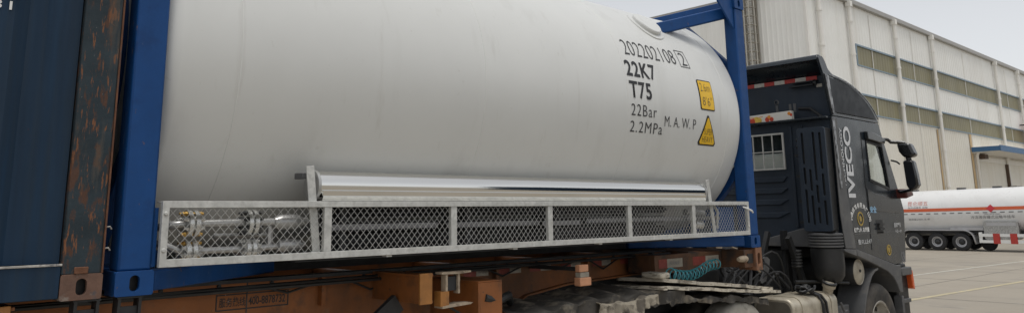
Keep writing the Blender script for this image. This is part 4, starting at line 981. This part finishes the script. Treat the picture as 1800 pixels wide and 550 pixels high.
# suspension struts, perforated bracket, hoses at the cab rear
b = MB(); ho = [oval(6.99-.012*k, -.26-.06*k, .035, .035, 5) for k in range(3)]
b.prism([(7.03, -.16), (7.08, -.19), (7.05, -.30), (6.96, -.42), (6.86, -.44), (6.84, -.41), (6.93, -.33), (6.97, -.22), (6.94, -.17), (6.98, -.155)], 'y', .47, .49)
b.build('perforated_bracket', 'greypl', tk2)
b = MB(); b.bm.free()
for p, q, a in (((7.45, .42, .05), (7.75, .42, -.48), .07), ((7.50, .70, .1), (7.15, .70, -.5), .06), ((7.6, .55, .12), (7.6, .55, -.1), .09), ((7.75, .5, -.1), (7.75, .5, -.5), .10)):
    MB().bar(p, q, a, .05, (0, 1, 0)).build('cab_strut', 'black', tk2)
cp = []
for k in range(6): cp += [(.05, -.05-.035*k), (.065, -.058-.035*k), (.065, -.072-.035*k), (.05, -.08-.035*k)]
MB().lathe(cp, (7.62, .42, -.05), (0, 0, 1), 20).build('air_spring', 'black', tk2)
MB().lathe([(.3, -.1), (.42, -.1), (.5, -.04), (.5, .04), (.42, .1), (.3, .1)], (7.35, 1.0, -.42), (0, 1, 0), 36).build('spare_tyre', 'rubberblack', tk2)
rn = random.Random(11)
for k in range(9):
    x0 = rn.uniform(6.2, 6.9); x1 = x0+rn.uniform(.4, 1.1); y0 = rn.uniform(.3, .75); zt = rn.uniform(-.42, -.10); zb = rn.uniform(-.56, -.48)
    P = []
    for t in range(11):
        t /= 10; P.append((x0+(x1-x0)*t, y0+.1*math.sin(5*t+k), zb+(zt-zb)*math.sin(math.pi*t)+.02*math.sin(12*t+k)))
    MB().tube(P, rn.choice((.010, .013, .017)), 6).build('hose', 'rubberblack', tk2)
for k in range(3):
    MB().tube([(6.1+.2*k, .9, -.05), (6.35+.2*k, .75, -.18), (6.75, .6, -.45), (7.2, .6, -.3)], .012, 6).build('hose', 'greypl' if k == 1 else 'black', tk2)
MB().tube([(6.25, .45, -.02), (6.32, .4, -.06), (6.5, .42, -.1), (6.75, .5, -.22), (6.9, .5, -.32)], .012, 6).build('hose', 'chalky', tk2)
MB().box(6.22, 6.34, .62, .74, -.12, .0).build('hose_bracket', 'chalky', tk2)

# ------------------------------------------------------------------ loose things on the truck
ca = thing('printed_carton', 'long white carton printed with red and yellow fruit on the cab ledge', 'carton', (7.90, .72, 1.475))
MB().prism([(.455, 1.476), (1.08, 1.476), (1.08, 1.572), (.46, 1.588)], 'x', 7.865, 7.925).build('carton_body', 'carton', ca)
for yc, zc, r, mt in ((.985, 1.503, .035, 'fruit_red'), (.94, 1.515, .04, 'fruit_yellow'), (.90, 1.505, .035, 'fruit_yellow'), (.79, 1.505, .032, 'fruit_red'), (.73, 1.503, .028, 'fruit_red'), (.765, 1.53, .022, 'fruit_orange'), (.49, 1.553, .022, 'fruit_orange'), (.465, 1.535, .018, 'fruit_red'), (1.03, 1.505, .03, 'fruit_red')):
    MB().lathe([(0, 0), (r, 0), (r*.97, .0015), (0, .002)], (7.8648, yc, zc), (-1, 0, 0), 14).build('fruit_print', mt, ca)
MB().prism([(.85, 1.545), (1.02, 1.54), (1.04, 1.552), (.93, 1.546), (.85, 1.555)], 'x', 7.8635, 7.8645).build('fruit_print', 'fruit_orange', ca)
MB().prism([(.70, 1.525), (.76, 1.55), (.83, 1.53), (.76, 1.558)], 'x', 7.8635, 7.8645).build('fruit_print', 'fruit_orange', ca)

def drape(name, label, x0, x1, y0, y1, top, fall, seed, mt='tarp', fq=1., va=1.):
    rr_ = random.Random(seed); ph = [rr_.uniform(0, 6.3) for _ in range(12)]
    def fn(i, j):
        x = x0+(x1-x0)*i; t = j
        w1 = math.sin(fq*7*i+ph[0]+2*t)*.5+math.sin(fq*15*i+ph[1]-3*t)*.3+math.sin(fq*37*i+ph[2]+5*t)*.2
        zt = top(i)
        hang = max(0, (t-.45)/.55)
        L = fall*(.75+va*(.35*math.sin(9*i+ph[3])+.2*math.sin(23*i+ph[4]))+.04*math.sin(61*i+ph[7])+.03*math.sin(113*i+ph[8]))
        y = y1-(y1-y0)*min(1, t/.5)+.05*va*w1*(.3+hang)+.012*math.sin(52*i+ph[9])*hang
        z = zt+(.018*w1+.012*math.sin(fq*43*i+9*t+ph[5])+.006*math.sin(fq*90*i-21*t+ph[6]))*(1-.2*hang)-max(.02, L)*hang**1.2-.03*t
        return (x, y, z)
    o = MB().grid(fn, 110, 26).build(name, mt, None, solid=.006, ang=75)
    return tag(o, label, 'tarpaulin')
drape('tarpaulin', 'dark sooty tarpaulin draped over the first drive wheel behind the marker lamp', 2.75, 4.75, .05, .66, lambda i: -.325+.05*i, .14, 5, va=.3)
drape('tarpaulin', 'pale torn muddy sheet folded over the dark tarpaulin by the first drive wheel', 3.55, 4.30, .0, .22, lambda i: -.335+.03*i-.02*math.sin(3.1*i), .085, 21, 'mudsheet', .35, .3)
drape('tarpaulin', 'ragged grey sheet under the pale mud slabs beside the second drive wheel', 4.45, 6.20, .05, .60, lambda i: -.335-.17*i, .045, 9, fq=.7, va=.25)
# coiled air hose
b = MB(); P = []
n = 13
for k in range(n*12+1):
    t = k/(n*12); a = 2*math.pi*k/12
    c = Vector((4.62+.95*t, .10+.10*t, -.175-.055*math.sin(math.pi*min(1, t*1.3))+.03*t))
    P.append(c+Vector((.012*math.sin(a), .045*math.cos(a), .046*math.sin(a))))
b.tube(P, .006, 6)
tag(b.build('coiled_air_hose', 'teal', None), 'teal coiled air hose sagging over the pale mudguard below the trailer front', 'hose')
# black strap bundle on the fuel tank
rn = random.Random(4)
b = MB()
for k in range(9):
    c = Vector((7.30+rn.uniform(-.05, .05), .18+rn.uniform(-.05, .05), -.545+rn.uniform(0, .05))); P = []
    a0 = rn.uniform(0, 6)
    for t in range(13):
        a = a0+t*.55; P.append(c+Vector((.075*math.cos(a), .06*math.sin(a), .025*math.sin(1.7*a+k))))
    b.tube(P, rn.uniform(.010, .016), 6)
sb = thing('strap_bundle', 'knotted black strap bundle lying on the dusty fuel tank', 'straps', (7.3, .15, -.57))
b.build('knot', 'black', sb)
b = MB(); b.tube([(7.32, .14, -.55), (7.36, .07, -.58), (7.38, .035, -.68), (7.40, .03, -.85), (7.41, .03, -1.0)], .02, 6); b.build('strap_end', 'black', sb)
b = MB(); b.tube([(7.34, .12, -.55), (7.43, .07, -.585), (7.47, .035, -.66), (7.48, .03, -.8)], .016, 6); b.build('strap_end', 'black', sb)
